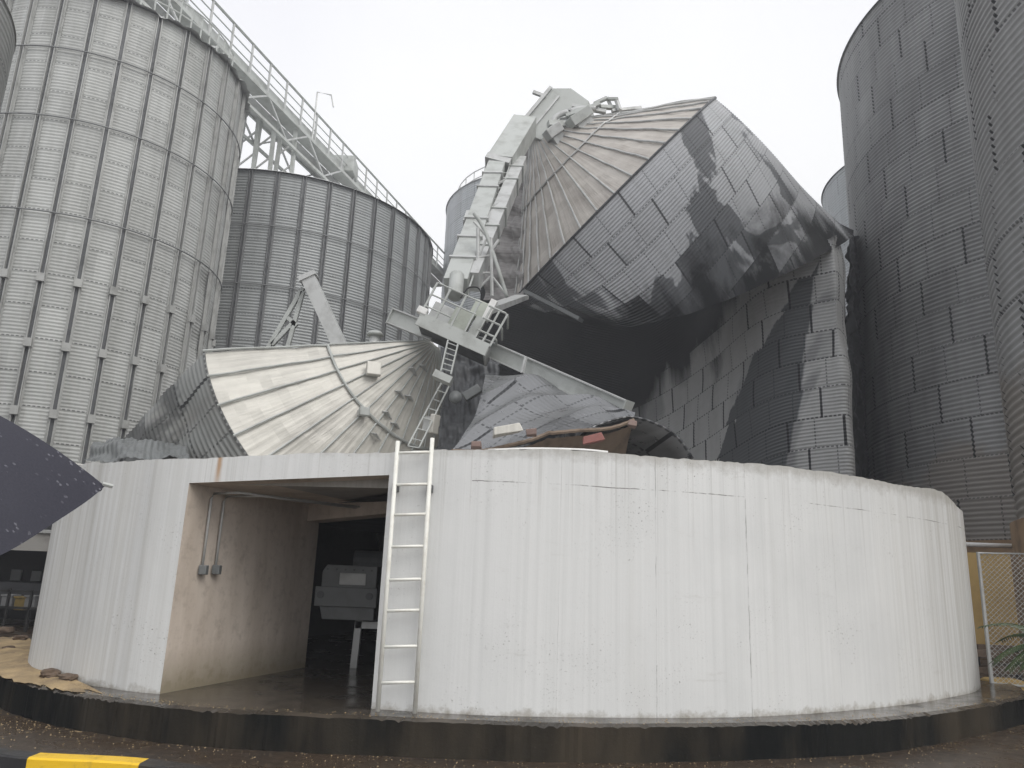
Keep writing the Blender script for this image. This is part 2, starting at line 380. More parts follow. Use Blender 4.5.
def drum_mat():
    k = NT('white_concrete'); uv = k.uv(); s = k.sep(uv); u, v = s[0], s[1]
    # painted concrete: board streaks, rain runs, hairline joints, worn top edge
    a = k.noise(k.scale(uv, 16.0, .12), 1.0, 5, .7)
    b = k.noise(k.scale(uv, 1.3, .10, 1, (5, 2, 0)), 1.0, 4, .6)
    c = k.noise(uv, 7.0, 8, .72)
    d = k.noise(uv, 38.0, 4, .6)
    col = k.mix(k.ramp(a, .42, .72, 0, .38), (.68, .687, .675, 1), (.50, .51, .495, 1))
    col = k.mix(k.ramp(b, .56, .78, 0, .4), col, (.50, .49, .44, 1))
    # rain runs near the two ends (older paint there)
    ends = k.math('ADD', k.ramp(u, 1.2, 3.4, 1, 0), k.ramp(u, 10.4, 12.6, 0, 1))
    runs = k.noise(k.scale(uv, 9.0, .10, 1, (1, 8, 0)), 1.0, 6, .75)
    col = k.mix(k.math('MULTIPLY', k.ramp(runs, .40, .66, 0, .8), ends), col, (.40, .39, .35, 1))
    # small chips
    e_ = k.noise(k.scale(uv, 1, .6), 70.0, 3, .6)
    patch = k.noise(k.scale(uv, 1, 1, 1, (6, 6, 0)), 1.1, 5, .7)
    col = k.mix(k.math('MULTIPLY', k.ramp(d, .62, .68), k.ramp(patch, .52, .62)), col, (.14, .13, .115, 1))
    col = k.mix(k.math('MULTIPLY', k.ramp(e_, .66, .70, 0, .8), k.ramp(patch, .40, .60)), col, (.16, .15, .13, 1))
    sc_ = k.noise(k.scale(uv, 1.2, 5, 1, (2, 3, 0)), 1.0, 7, .8)
    col = k.mix(k.ramp(sc_, .60, .72, 0, .35), col, (.40, .385, .35, 1))
    big = k.noise(k.scale(uv, .55, .4, 1, (12, 2, 0)), 1.0, 6, .65)
    col = k.mix(k.ramp(big, .45, .70, 0, .40), col, (.50, .51, .505, 1))
    # hairline horizontal crack and vertical joints, broken up by noise
    wob = k.math('MULTIPLY', k.math('SUBTRACT', k.noise(k.scale(uv, .8, 0), 2.0, 4), .5), .03)
    brk = k.ramp(k.noise(k.scale(uv, 1.5, .5, 1, (2, 0, 0)), 1.0, 8, .8), .47, .56)
    hw = k.math('MULTIPLY', k.noise(k.scale(uv, 9, 4), 1.0, 5, .75), .012)
    hc = k.math('LESS_THAN', k.math('ABSOLUTE', k.math('SUBTRACT', k.math('ADD', k.math('ADD', v, wob), hw), 2.525)), .004)
    col = k.mix(k.math('MULTIPLY', hc, k.math('MULTIPLY', brk, k.math('GREATER_THAN', u, 5.6))), col, (.17, .165, .155, 1))
    brv = k.ramp(k.noise(k.scale(uv, .5, 2.2, 1, (9, 1, 0)), 1.0, 5, .7), .45, .60, .15, 1)
    wv = k.math('MULTIPLY', k.math('SUBTRACT', k.noise(k.scale(uv, 0, 1.5), 3.0, 4), .5), .02)
    for x, wdt in JOINTS:
        m = k.math('LESS_THAN', k.math('ABSOLUTE', k.math('SUBTRACT', k.math('ADD', u, wv), x)), wdt)
        col = k.mix(k.math('MULTIPLY', k.math('MULTIPLY', m, brv), .75), col, (.20, .195, .185, 1))
    dr = k.noise(k.scale(uv, 26.0, .22, 1, (4, 4, 0)), 1.0, 4, .65)
    dv = k.ramp(k.math('ADD', v, k.math('MULTIPLY', big, 1.6)), 2.3, 3.5)
    col = k.mix(k.math('MULTIPLY', k.ramp(dr, .56, .74, 0, .5), dv), col, (.30, .29, .26, 1))
    # rust run under the top edge
    rn_ = k.noise(k.scale(uv, 22, 2.5), 1.0, 4, .7)
    rr = k.math('MULTIPLY', k.ramp(k.math('ADD', k.math('ABSOLUTE', k.math('SUBTRACT', u, RUST_U)), k.math('MULTIPLY', rn_, .06)), .04, .075, 1, 0), k.ramp(k.math('ADD', v, k.math('MULTIPLY', rn_, .3)), 2.45, 2.75))
    col = k.mix(k.math('MULTIPLY', rr, .8), col, (.38, .20, .07, 1))
    # worn bare top edge and damp foot: stains with ragged borders
    tn = k.math('ADD', v, k.math('MULTIPLY', k.math('SUBTRACT', c, .5), .35))
    col = k.mix(k.ramp(tn, 2.74, 2.88, 0, .6), col, (.30, .285, .25, 1))
    col = k.mix(k.ramp(tn, .28, .38, .75, 0), col, (.20, .17, .12, 1))
    k.bump(k.math('ADD', c, k.math('MULTIPLY', a, .6)), .12, .02)
    return k.fin(col, .75)
def lining_mat():
    k = NT('tunnel_plaster'); p = k.gen()
    a = k.noise(k.scale(p, 2, 2, .35), 1.0, 5, .6)
    b = k.noise(p, 9.0, 7, .7)
    col = k.mix(k.ramp(a, .35, .7), (.70, .62, .54, 1), (.48, .41, .34, 1))
    col = k.mix(k.ramp(b, .5, .8, 0, .5), col, (.22, .18, .14, 1))
    z = k.math('ADD', k.sep(p)[2], k.math('MULTIPLY', k.math('SUBTRACT', b, .5), .5))
    col = k.mix(k.ramp(z, .35, .75, .8, 0), col, (.20, .17, .10, 1))
    k.bump(b, .15, .02)
    return k.fin(col, .8)
def ledge_top_mat():
    k = NT('wet_ledge_top'); p = k.gen()
    a = k.noise(p, 2.2, 6, .65); b = k.noise(p, 26.0, 5, .7); c = k.noise(k.scale(p, 1, 1, 1, (7, 3, 0)), .9, 4)
    col = k.mix(k.ramp(a, .35, .7), (.075, .062, .048, 1), (.022, .020, .017, 1))
    col = k.mix(k.ramp(b, .64, .74, 0, .35), col, (.24, .19, .13, 1))
    k.bump(b, k and .12, .01)
    return k.fin(col, k.ramp(a, .38, .66, .05, .35), 0, .5)
def ledge_side_mat():
    k = NT('black_damp_ledge'); p = k.gen()
    a = k.noise(k.scale(p, 2.2, 2.2, .5), 1.0, 6, .65); b = k.noise(p, 30.0, 5, .7)
    c = k.noise(k.scale(p, .45, .45, .15, (3, 1, 0)), 1.0, 6, .65)
    col = k.mix(k.ramp(a, .38, .72), (.006, .007, .007, 1), (.020, .0195, .017, 1))
    col = k.mix(k.ramp(c, .46, .64, 0, .9), col, (.060, .049, .035, 1))
    col = k.mix(k.ramp(b, .68, .76, 0, .5), col, (.20, .18, .15, 1))
    k.bump(b, .3, .02)
    return k.fin(col, k.ramp(a, .3, .7, .6, .85), 0, .06)
def ground_mat():
    k = NT('wet_ground'); p = k.gen()
    a = k.noise(p, .9, 6, .62); b = k.noise(p, 14.0, 7, .72); c = k.noise(p, 60.0, 3, .6)
    col = k.mix(k.ramp(a, .35, .7), (.075, .053, .036, 1), (.026, .021, .017, 1))
    col = k.mix(k.ramp(b, .52, .72, 0, .55), col, (.17, .125, .08, 1))
    col = k.mix(k.ramp(c, .68, .76, 0, .25), col, (.30, .22, .13, 1))
    k.bump(k.math('ADD', b, k.math('MULTIPLY', c, .5)), .4, .02)
    return k.fin(col, k.ramp(a, .38, .62, .08, .5), 0, .45)
def grain_mat():
    k = NT('spilled_grain'); p = k.gen()
    a = k.noise(p, 2.5, 5); b = k.noise(p, 60.0, 4, .7)
    col = k.mix(k.ramp(a, .35, .65), (.44, .32, .17, 1), (.20, .145, .085, 1))
    col = k.mix(k.ramp(b, .5, .7, 0, .6), col, (.56, .45, .28, 1))
    k.bump(b, .6, .02)
    return k.fin(col, .85)
def umbrella_mat():
    k = NT('wet_umbrella'); p = k.ob()
    vo = k.n('ShaderNodeTexVoronoi'); k.set(vo.inputs['Vector'], p); vo.inputs['Scale'].default_value = 80
    a = k.noise(p, 9.0, 4)
    drop = k.math('MULTIPLY', k.math('LESS_THAN', vo.outputs['Distance'], .22), k.ramp(a, .44, .52))
    f = k.noise(p, 300.0, 2)
    col = k.mix(k.ramp(f, .3, .7), (.022, .022, .034, 1), (.034, .034, .048, 1))
    col = k.mix(k.math('MULTIPLY', drop, .4), col, (.17, .17, .20, 1))
    k.bump(drop, .5, .003)
    return k.fin(col, k.mix(drop, (.62, .62, .62, 1), (.12, .12, .12, 1)), 0, .4)
def kerb_mat(name, base):
    k = NT(name); p = k.gen()
    a = k.noise(p, 5.0, 7, .7); b = k.noise(p, 40, 4)
    col = k.mix(k.ramp(a, .52, .72, 0, .6), C4(base), (.10, .08, .05, 1))
    k.bump(b, .25, .01)
    return k.fin(col, k.ramp(a, .3, .7, .3, .6))
def leaf_mat():
    k = NT('palm_leaf'); a = k.noise(k.gen(), 6, 4)
    col = k.mix(k.ramp(a, .35, .65), (.03, .06, .02, 1), (.07, .11, .035, 1))
    return k.fin(col, .4)

M['roofA'] = paint_mat('pale_roof_sheet', (.60, .61, .60), (.3, .3, .29), .4, .5, 1.0, .1)

# ------------------------------------------------------------------ ground
g = MB()
g.grid(np.array([[(x, y, 0.0) for x in np.linspace(-130, 130, 27)] for y in np.linspace(-60, 220, 29)]))
tag(obj('ground', g, ground_mat()), 'wet brown yard ground strewn with spilled grain', None, kind='structure')

# ------------------------------------------------------------------ concrete silo base (front)
BASE = [(-5.51, 9.57), (-4.69, 8.87), (-4.05, 8.5), (-3.40, 8.25), (-1.22, 7.88), (-.3, 7.77), (.58, 7.83), (1.98, 8.10), (3.13, 8.55), (4.64, 9.49), (5.72, 10.37), (6.55, 11.2),
        (7.15, 12.3), (7.4, 14.2), (6.8, 16.6), (5.0, 18.8), (2.0, 20.2), (-1.5, 20.0), (-4.4, 18.4), (-6.2, 15.8), (-6.55, 13.2), (-6.15, 10.9)]
TOPPX = [(60, 470), (88, 463), (130, 461), (183, 458), (300, 453), (383, 452), (440, 449), (560, 450), (600, 452), (700, 459), (800, 468), (850, 475), (900, 484), (925, 487.5), (942, 491), (953, 495), (961, 500), (966, 507), (968, 514)]
loop = catmull([V(*p, 0) for p in BASE], 28, True)[:, :2]
iL, iR = 3 * 28, 4 * 28                 # the opening spans these samples (straight chord)
for i in range(iL, iR + 1):
    t = (i - iL) / (iR - iL); loop[i] = (1 - t) * np.array(BASE[3]) + t * np.array(BASE[4])
NL = len(loop)
arc = np.concatenate([[0], np.cumsum(np.linalg.norm(np.diff(np.vstack([loop, loop[:1]]), axis=0), axis=1))])
tx, ty = np.array(TOPPX, float).T
ztop = np.zeros(NL)
for i, (X, Y) in enumerate(loop):
    if i <= 11 * 28 - 12:
        q = np.array([X, Y, 2.8]) - EYE
        px = 512 + FPX * (q @ RIGHT) / (q @ FWD)
        ztop[i] = z_over(X, Y, float(np.interp(px, tx, ty)))
    else: ztop[i] = 2.8
ztop = np.clip(ztop, 2.55, 3.0)
kern = np.ones(15) / 15
ztop = np.convolve(np.concatenate([ztop[-7:], ztop, ztop[:7]]), kern, 'valid')
CH = np.random.default_rng(2).uniform(-1, 1, 900)
def chip(a):
    x = a / .055; i = int(x); y = a / .4; j = int(y)
    return .010 * min(0, CH[i % 900] - .2) + .012 * (CH[j % 900] * (1 - y + j) + CH[(j + 1) % 900] * (y - j))
ztop = ztop + np.array([chip(a) for a in arc[:-1]])
def u_at(px, py=580):                  # arc length of the wall below an image column
    best = None
    for i, (X, Y) in enumerate(loop[:300]):
        q = np.array([X, Y, 1.6]) - EYE
        d = abs(512 + FPX * (q @ RIGHT) / (q @ FWD) - px)
        if best is None or d < best[0]: best = (d, arc[i])
    return best[1]
JOINTS = [(u_at(657), .0035), (u_at(747), .006), (u_at(560), .0015), (u_at(835), .0015)]
RUST_U = u_at(204)
M['drum'], M['lining'] = drum_mat(), lining_mat()
M['ledge_top'], M['ledge_side'] = ledge_top_mat(), ledge_side_mat()
ZF = .32
zl0, zl1 = z_over(*BASE[3], 483), z_over(*BASE[4], 475)
drum = thing('silo_base', 'round white painted concrete silo base with a dark square entrance', 'silo base', (0, 14, 0))
wall = MB()
ncol = NL
rows = 14
def seg(i0, i1, zlo):
    n = i1 - i0 + 1
    P = np.zeros((rows, n, 3)); U = np.zeros((rows, n, 2))
    for j, i in enumerate(range(i0, i1 + 1)):
        k = i % NL; zb = zlo(i)
        for r in range(rows):
            z = zb + (ztop[k] - zb) * r / (rows - 1)
            bb = .0015 * sin(arc[i] * 2.1 + z)
            P[r, j] = (loop[k][0] + bb * .3, loop[k][1] + bb, z); U[r, j] = (arc[i], z)
    wall.grid(P, U)
seg(iL - 0, iR, lambda i: zl0 + (zl1 - zl0) * (i - iL) / (iR - iL))
seg(iR, NL + iL, lambda i: ZF) if False else None
arc_ext = arc
seg(0, iL, lambda i: ZF)
seg(iR, NL, lambda i: ZF)
# rim: inner edge and drop
cen = np.array([.2, 14.0])
inn = loop + (cen - loop) / np.linalg.norm(cen - loop, axis=1)[:, None] * .28
R3 = np.zeros((3, NL + 1, 3))
for i in range(NL + 1):
    k = i % NL
    R3[0, i] = (*loop[k], ztop[k]); R3[1, i] = (*inn[k], ztop[k] - .01 ); R3[2, i] = (*inn[k], 2.45)
wall.grid(R3, R3[:, :, :2] * 1.0 + V(0, 2.0))
obj('wall', wall, M['drum'], drum)
sl = MB()
sl.add([(*p, 2.47) for p in inn] + [(*cen, 2.47)], [(i, (i + 1) % NL, NL) for i in range(NL)])
obj('top_slab', sl, M['conc_grey'], drum)
TD = nrm(V(.60, 1.92))                 # tunnel direction
jl, jr = np.array(BASE[3]), np.array(BASE[4])
tl = MB()
def tun(p, q, flip=False):
    n = 16
    P = np.array([[(*(p + (q - p) * i / n), z) for z in np.linspace(ZF - .01, zl0 + .0, 6)] for i in range(n + 1)])
    tl.grid(P)
LT = 9.0
LT = 2.7
tun(jl, jl + TD * LT)
tun(jr, jr + TD * .45)
tl.add([(*jl, zl0), (*jr, zl1), *[(*(jr + TD * 1.6), zl1), (*(jl + TD * LT), zl0)]], [(0, 1, 2, 3)])
obj('tunnel_lining', tl, M['lining'], drum)
ch = MB()  # near-black chamber added to swallow light, so the entrance falls dark
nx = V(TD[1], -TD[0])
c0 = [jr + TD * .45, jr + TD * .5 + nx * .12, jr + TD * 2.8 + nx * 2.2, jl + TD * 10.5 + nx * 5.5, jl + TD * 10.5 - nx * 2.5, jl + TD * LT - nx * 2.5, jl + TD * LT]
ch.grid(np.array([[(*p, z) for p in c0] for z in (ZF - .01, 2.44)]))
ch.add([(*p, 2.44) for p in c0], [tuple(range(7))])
obj('light_trap', ch, M['shed'], drum)
tb = MB()
a, b = jl + TD * 2.55, jr + TD * 1.5
tb.beam((*a, zl0 - .11), (*b, zl1 - .11), .3, .22)
obj('ceiling_beam', tb, M['lining'], drum)
LED = [(-6.7, 10.6), (-5.54, 9.12), (-4.6, 8.35), (-3.84, 7.94), (-2.7, 7.55), (-.9, 7.45), (.92, 7.52), (2.95, 8.06), (4.24, 8.66), (6.29, 10.2), (7.35, 11.4),
       (8.2, 14.0), (7.6, 17.2), (5.6, 19.8), (2.2, 21.2), (-1.9, 21.0), (-5.2, 19.3), (-7.3, 16.2), (-7.6, 13.0)]
lo = catmull([V(*p, 0) for p in LED], 48, True)[:, :2]
n2 = len(lo)
for i in range(n2): lo[i] += nrm(lo[i] - cen) * (.012 * sin(i * .43) * sin(i * .15) + .010 * CH[i % 900] * abs(CH[(i // 7) % 900]))
pl = MB()
inner = lo + (cen - lo) * .01
P = np.array([[(*lo[i % n2], -.02) for i in range(n2 + 1)], [(*lo[i % n2], .30 - .025 * max(0, CH[(i * 3) % n2 % 900]) * abs(CH[(i // 9 + 50) % 900]) ) for i in range(n2 + 1)], [(*inner[i % n2], .32) for i in range(n2 + 1)]])
pl.grid(P[:2], mi=1); pl.grid(P[1:], mi=0)
pl.add([(*p, .32) for p in inner] + [(*cen, .32)], [(i, (i + 1) % n2, n2) for i in range(n2)], mi=0)
obj('plinth', pl, [M['ledge_top'], M['ledge_side']], drum)

# ------------------------------------------------------------------ ladder on the wall
lad = thing('ladder', 'cream steel ladder fixed to the white wall beside the entrance', 'ladder', onz(396, 712, ZF))
bl, br = onz(378, 711, ZF), onz(415, 713, ZF)
bl[1] -= .02; br[1] -= .02
zt1, zt2 = z_over(bl[0], bl[1], 441), z_over(br[0], br[1], 438)
for p, zt in ((bl, zt1), (br, zt2)):
    obj('rail', MB().tube([p, (p[0], p[1], zt)], .022, 8), M['rung'], lad, True)
for yy in (452, 484, 514, 546, 579, 610, 646, 682):
    za, zb = z_over(bl[0], bl[1], yy + 1), z_over(br[0], br[1], yy)
    obj('rung', MB().tube([(bl[0], bl[1], za), (br[0], br[1], zb)], .015, 8), M['rung'], lad, True)
for p in (bl, br):
    obj('bracket', MB().beam((p[0], p[1], 2.42), (p[0] + .03, p[1] + .32, 2.42), .05, .07), M['steel_dark'], lad)

# ------------------------------------------------------------------ inside the entrance
def tp(s, off, z):                      # point s metres in along the left tunnel wall, off metres from it
    p = jl + TD * s + V(TD[1], -TD[0]) * off
    return V(p[0], p[1], z)
def s_for_px(x, z):
    return min((abs(512 + FPX * ((tp(s, .03, z) - EYE) @ RIGHT) / ((tp(s, .03, z) - EYE) @ FWD) - x), s) for s in np.linspace(0, 8, 800))[1]
for x, lab in ((204, 'steel conduit dropping to a socket box, nearer the entrance corner'), (217, 'steel conduit dropping to a socket box, second one in from the entrance')):
    s = s_for_px(x, 1.7)
    zb = z_over(*tp(s, .04, 0)[:2], 566)
    cd = thing('conduit', lab, 'conduit', tp(s, .03, zb), 'conduits on the entrance wall')
    far = s + 1.9
    zc = zl0 - (.05 if x == 204 else .06)
    obj('pipe', MB().tube([tp(s, .03, zb), tp(s, .03, zc - .08), tp(s + .02, .04, zc - .02), tp(s + .1, .3 + (x - 204) * .01, zc), tp(far, 1.0, zc)], .014, 8), M['steel'], cd, True)
    obj('socket_box', MB().box(tp(s, .05, zb - .04), .085, .085, .10), M['machine'], cd, bevel=.01)
mc = at(353, 592, 11.2)
mr = thing('tunnel_conveyor', 'grey steel conveyor housing standing on a leg inside the entrance', 'conveyor', V(mc[0], mc[1], ZF))
mb = MB()
wdt, hh = .75, .72
prof = [(-wdt / 2, -.18), (-wdt / 2 + .05, -.36), (wdt / 2, -.36), (wdt / 2, .36), (-wdt / 2 + .06, .36), (-wdt / 2, .27)]
vs = [mc + V(x, -.35, z) for x, z in prof] + [mc + V(x, 1.6, z) for x, z in prof]
k = len(prof)
mb.add(vs, [tuple(range(k)), tuple(range(k, 2 * k))[::-1]] + [(i, k + i, k + (i + 1) % k, (i + 1) % k) for i in range(k)])
obj('housing', mb, M['machine'], mr, bevel=.012)
obj('flange', MB().box(mc + V(-.02, -.37, -.06), .84, .04, .26), M['machine'], mr, bevel=.01)
for dx in (-.36, .3):
    obj('bolt', MB().tube([mc + V(dx, -.41, -.04), mc + V(dx, -.38, -.04)], .05, 10), M['steel_dark'], mr)
for i in range(6): obj('bolt', MB().tube([mc + V(-.3 + i * .12, -.37, .30), mc + V(-.3 + i * .12, -.352, .30)], .014, 6), M['steel_dark'], mr)
obj('hatch', MB().box(mc + V(.05, -.36, .18), .36, .02, .16), M['steel'], mr, bevel=.008)
obj('motor', MB().tube([mc + V(-.1, .5, .42), mc + V(.45, .5, .42)], .17, 18), M['machine'], mr)
lp = at(356, 640, 11.0)
obj('leg', MB().beam(V(lp[0], lp[1], ZF), V(lp[0] + .02, lp[1], mc[2] - .36), .09, .09), M['steel'], mr)
obj('leg', MB().beam(V(lp[0] + .7, lp[1], ZF), V(lp[0] + .7, lp[1], mc[2] - .36), .09, .09), M['steel'], mr)
obj('crossbar', MB().beam(V(lp[0] - .02, lp[1], mc[2] - .42), V(lp[0] + .75, lp[1], mc[2] - .42), .09, .09), M['steel'], mr)

# ------------------------------------------------------------------ upright silos
def silo_wall(R, z0, z1, pitch=.133, amp=.02, nseg=108, dents=(), wob=0.0, seed=1):
    nz = int((z1 - z0) / pitch * 4) + 1
    z = np.linspace(z0, z1, nz); th = np.linspace(0, 2 * pi, nseg + 1)
    TH, Z = np.meshgrid(th, z)
    r = R + amp * np.sin(2 * pi * (Z - z0) / pitch)
    if wob: r = r + wob * bumps(np.cos(TH) * R, Z + np.sin(TH) * R, seed, 6.0)
    for (t0, zz, a, sg) in dents:
        d = np.angle(np.exp(1j * (TH - t0))) * R
        r = r + a * np.exp(-(d ** 2 + (Z - zz) ** 2) / (2 * sg * sg))
    P = np.stack([r * np.cos(TH), r * np.sin(TH), Z], -1)
    return P, np.stack([TH * R, Z - z0], -1)
def silo(name, label, cx, cy, R, zb, ze, mat, stiff=0, rings=(), roofdeg=27, base='conc_grey', group='standing grain silos', nseg=108,
         dents=(), wob=0.0, pitch=.133, amp=.02, eave=.12, wavy=0.0, rib=0, boxes=True, sheet=1.33, phase=0.0, stw=1.0, stm='steel'):
    t = thing(name, label, 'silo', V(cx, cy, 0), group)
    o3 = V(cx, cy, 0)
    P, U = silo_wall(R, zb, ze, pitch, amp, nseg, dents, wob)
    w_ = MB(); w_.grid(P + o3, U)
    obj('wall', w_, M[mat], t, True)
    n = 120
    a = np.linspace(0, 2 * pi, n + 1)
    h = R * math.tan(RAD(roofdeg))
    Pr = np.zeros((5, n + 1, 3))
    wv = wavy * (np.sin(a * 17) * .5 + np.sin(a * 41 + 1) * .5)
    for i, (rr, zz) in enumerate(((R + eave, -.06), (R - .1, .12), (R * .6, h * .42), (R * .2, h * .82), (.01, h))):
        q = rr + (wv * .8 if i == 0 else 0)
        Pr[i] = np.stack([q * np.cos(a), q * np.sin(a), ze + zz + (wv if i == 0 else 0) + 0 * a], -1)
    rf = MB(); rf.grid(Pr + o3)
    ro = obj('roof', rf, M['roofA'], t)
    bs = MB()
    q = np.array([[(cx + (R + .15) * cos(x), cy + (R + .15) * sin(x), z) for x in a] for z in (-.05, zb)])
    bs.grid(q)
    bs.grid(np.array([[(cx + rr * cos(x), cy + rr * sin(x), zb) for x in a] for rr in (R + .15, R - .2)]))
    obj('foundation', bs, M[base], t)
    if stiff:
        s = MB()
        for dy in (-.075 * stw, .075 * stw):
            s.box(V(cx + R + .08, cy + dy, (zb + ze) / 2), .12 * stw, .03 * stw, ze - zb)
        s.box(V(cx + R + .035, cy, (zb + ze) / 2), .012, .15 * stw - .04, ze - zb, mi=1)  # shade in the channel gap painted as a dark back plate
        for sgn in (-1, 1): s.box(V(cx + R + .03, cy + sgn * .115 * stw, (zb + ze) / 2), .012, .06 * stw, ze - zb)
        if boxes:
            z = zb + 1.0
            while z < min(ze, 12.2):
                s.box(V(cx + R + .14, cy, z), .16, .24 * stw, .30); z += sheet * 2
        first = obj('stiffener', s, [M[stm], M['steel_dark']], t)
        first.rotation_euler.z = phase
        for k in range(1, stiff):
            c = first.copy(); COL.objects.link(c); c.parent = t
            c.rotation_euler.z = phase + 2 * pi * k / stiff
    for zr in rings:
        tb_ = MB().tube([V(cx + (R + .15) * cos(x), cy + (R + .15) * sin(x), zr) for x in np.linspace(0, 2 * pi, 73)], .028, 6, False)
        obj('wind_ring', tb_, M['ring'], t, True)
    return t
def pol(D, az): return D * sin(RAD(az)), D * cos(RAD(az))
def tan_az(x, y):
    d = ray(x, y); return math.degrees(math.atan2(d[0], d[1]))
# pale silo, left
RA, DA = 5.4, 36.0
azA = tan_az(240, 130) - math.degrees(math.asin(RA / DA))
AX, AY = pol(DA, azA)
silo('grain_silo', 'tall pale ribbed silo filling the left, wavy torn eave', AX, AY, RA, 3.0, 23.1, 'galvA', stiff=30, stw=1.05, stm='stiff_mid', sheet=1.2,
     rings=[20.4, 17.5, 13.7], wob=.03, wavy=.12, eave=.3, amp=.014,
     dents=[(RAD(-5), 10.5, -.18, .4), (RAD(2), 9.2, .16, .35), (RAD(-3), 13.0, -.14, .4), (RAD(-80), 7.0, -.12, .6)])
RB, DB = 8.7, 47.0
azB = tan_az(430, 255) - math.degrees(math.asin(RB / DB))
BX, BY = pol(DB, azB)
silo('grain_silo', 'grey ribbed silo behind the cream fallen roof, under the sloping walkway', BX, BY, RB, 3.0, 21.5, 'galvB', stiff=41, rings=[18.4, 15.2, 11.8, 8.5],
     boxes=False, amp=.026, pitch=.16, eave=.2, stm='stiff_dark')
RG, DG = 9.5, 38.0
azG = tan_az(838, 70) + math.degrees(math.asin(RG / DG))
GX, GY = pol(DG, azG)
silo('grain_silo', 'tall dark smoke stained silo right of the collapsed one', GX, GY, RG, 3.3, 25.8, 'galvG', pitch=.165, amp=.034, nseg=140, base='conc_brown')
RH, DH = 6.4, 20.0
azH = tan_az(985, 247) + math.degrees(math.asin(RH / DH))
HX, HY = pol(DH, azH)
silo('grain_silo', 'dark silo cut by the right edge, nearest on that side', HX, HY, RH, 3.0, 25.0, 'galvG', pitch=.165, amp=.034, nseg=140, base='conc_brown')
azI = tan_az(14, 48) - math.degrees(math.asin(4.0 / 19.0))
IX, IY = pol(19.0, azI)
silo('grain_silo', 'pale silo just showing in the top left corner', IX, IY, 4.0, 3.0, z_over(*pol(18.57, tan_az(14, 46)), 46), 'galvA', rings=[], eave=.03)
azJ = tan_az(447, 210) + math.degrees(math.asin(8.0 / 62.0))
JX, JY = pol(62, azJ)
zJ = z_over(*pol(61.5, tan_az(447, 210)), 209)
silo('grain_silo', 'distant silo with a roof handrail behind the leaning elevator', JX, JY, 8.0, 3.0, zJ, 'galvF', pitch=.2, amp=.03)
azK = tan_az(823, 205) + math.degrees(math.asin(8.0 / 58.0))
KX, KY = pol(58, azK)
silo('grain_silo', 'distant silo showing in the gap beside the tall dark silo', KX, KY, 8.0, 3.0, z_over(*pol(57.5, tan_az(824, 200)), 200), 'galvF', pitch=.2, amp=.03)

# roof handrail on the distant silo
rl = thing('roof_handrail', 'thin roof handrail on the distant silo behind the elevator', 'handrail', V(JX, JY, zJ))
aa = np.linspace(RAD(180), RAD(260), 9)
for dz in (.6, 1.3):
    obj('rail', MB().tube([V(JX + 7.2 * cos(a), JY + 7.2 * sin(a), zJ + dz + .2) for a in aa], .05, 6), M['steel'], rl)
for a in aa:
    obj('post', MB().tube([V(JX + 7.2 * cos(a), JY + 7.2 * sin(a), zJ), V(JX + 7.2 * cos(a), JY + 7.2 * sin(a), zJ + 1.5)], .05, 6), M['steel'], rl)

# ------------------------------------------------------------------ overhead conveyor walkway along the left silo tops
ZD = 25.9
def on_deck(x, y): return onz(x, y, ZD)
p1, p2 = on_deck(248, 86), on_deck(342, 180)
dd = nrm(p2 - p1)
q0, q1 = p1 - dd * 9.0, p1 + dd * 29.0
sd = nrm(np.cross(dd, V(0, 0, 1)))
br_ = thing('conveyor_bridge', 'overhead conveyor walkway with handrails running along the left silo tops', 'walkway', V(*q0[:2], ZD))
obj('trough', MB().beam(q0 + V(0, 0, .38), q1 + V(0, 0, .38), .75, .62, sd), M['steel_pale'], br_)
obj('deck', MB().beam(q0 + sd * -.9 + V(0, 0, .02), q1 + sd * -.9 + V(0, 0, .02), 1.0, .06, sd), M['steel'], br_)
for s_ in (-1.45, .55):
    obj('chord', MB().beam(q0 + sd * s_, q1 + sd * s_, .12, .2, sd), M['steel_pale'], br_)
    L = np.linalg.norm(q1 - q0)
    for hgt in (.75, 1.3, 1.9):
        obj('handrail', MB().tube([q0 + sd * s_ + V(0, 0, hgt), q1 + sd * s_ + V(0, 0, hgt)], .075 if hgt > 1.5 else .035, 6), M['steel_pale'], br_)
    for i in range(0, int(L / 1.6)):
        p = q0 + dd * (i * 1.6 + .3) + sd * s_
        obj('rail_post', MB().beam(p, p + V(0, 0, 1.9), .09, .09, sd), M['steel'], br_)
for s_ in (-1.45, .55):                 # lower truss
    obj('lower_chord', MB().beam(q0 + sd * s_ - V(0, 0, 1.5), q0 + dd * 18 + sd * s_ - V(0, 0, 1.5), .14, .16, sd), M['steel_pale'], br_)
    for i in range(9):
        a, b = q0 + dd * i * 2 + sd * s_, q0 + dd * (i + 1) * 2 + sd * s_
        if i % 2: a, b = b, a
        obj('truss_brace', MB().beam(a - V(0, 0, 1.45), b, .09, .09, sd), M['steel'], br_)
hb = on_deck(378, 196)
obj('drive_box', MB().box(p1 + dd * 10.2 + V(0, 0, .9), 1.5, 1.5, 1.1), M['steel_pale'], br_, bevel=.05)
lampp = on_deck(312, 140)
obj('lamp_post', MB().tube([lampp, lampp + V(0, 0, 3.2), lampp + V(.9, -.2, 2.9), lampp + V(1.1, -.2, 2.1)], .05, 6), M['steel'], br_)
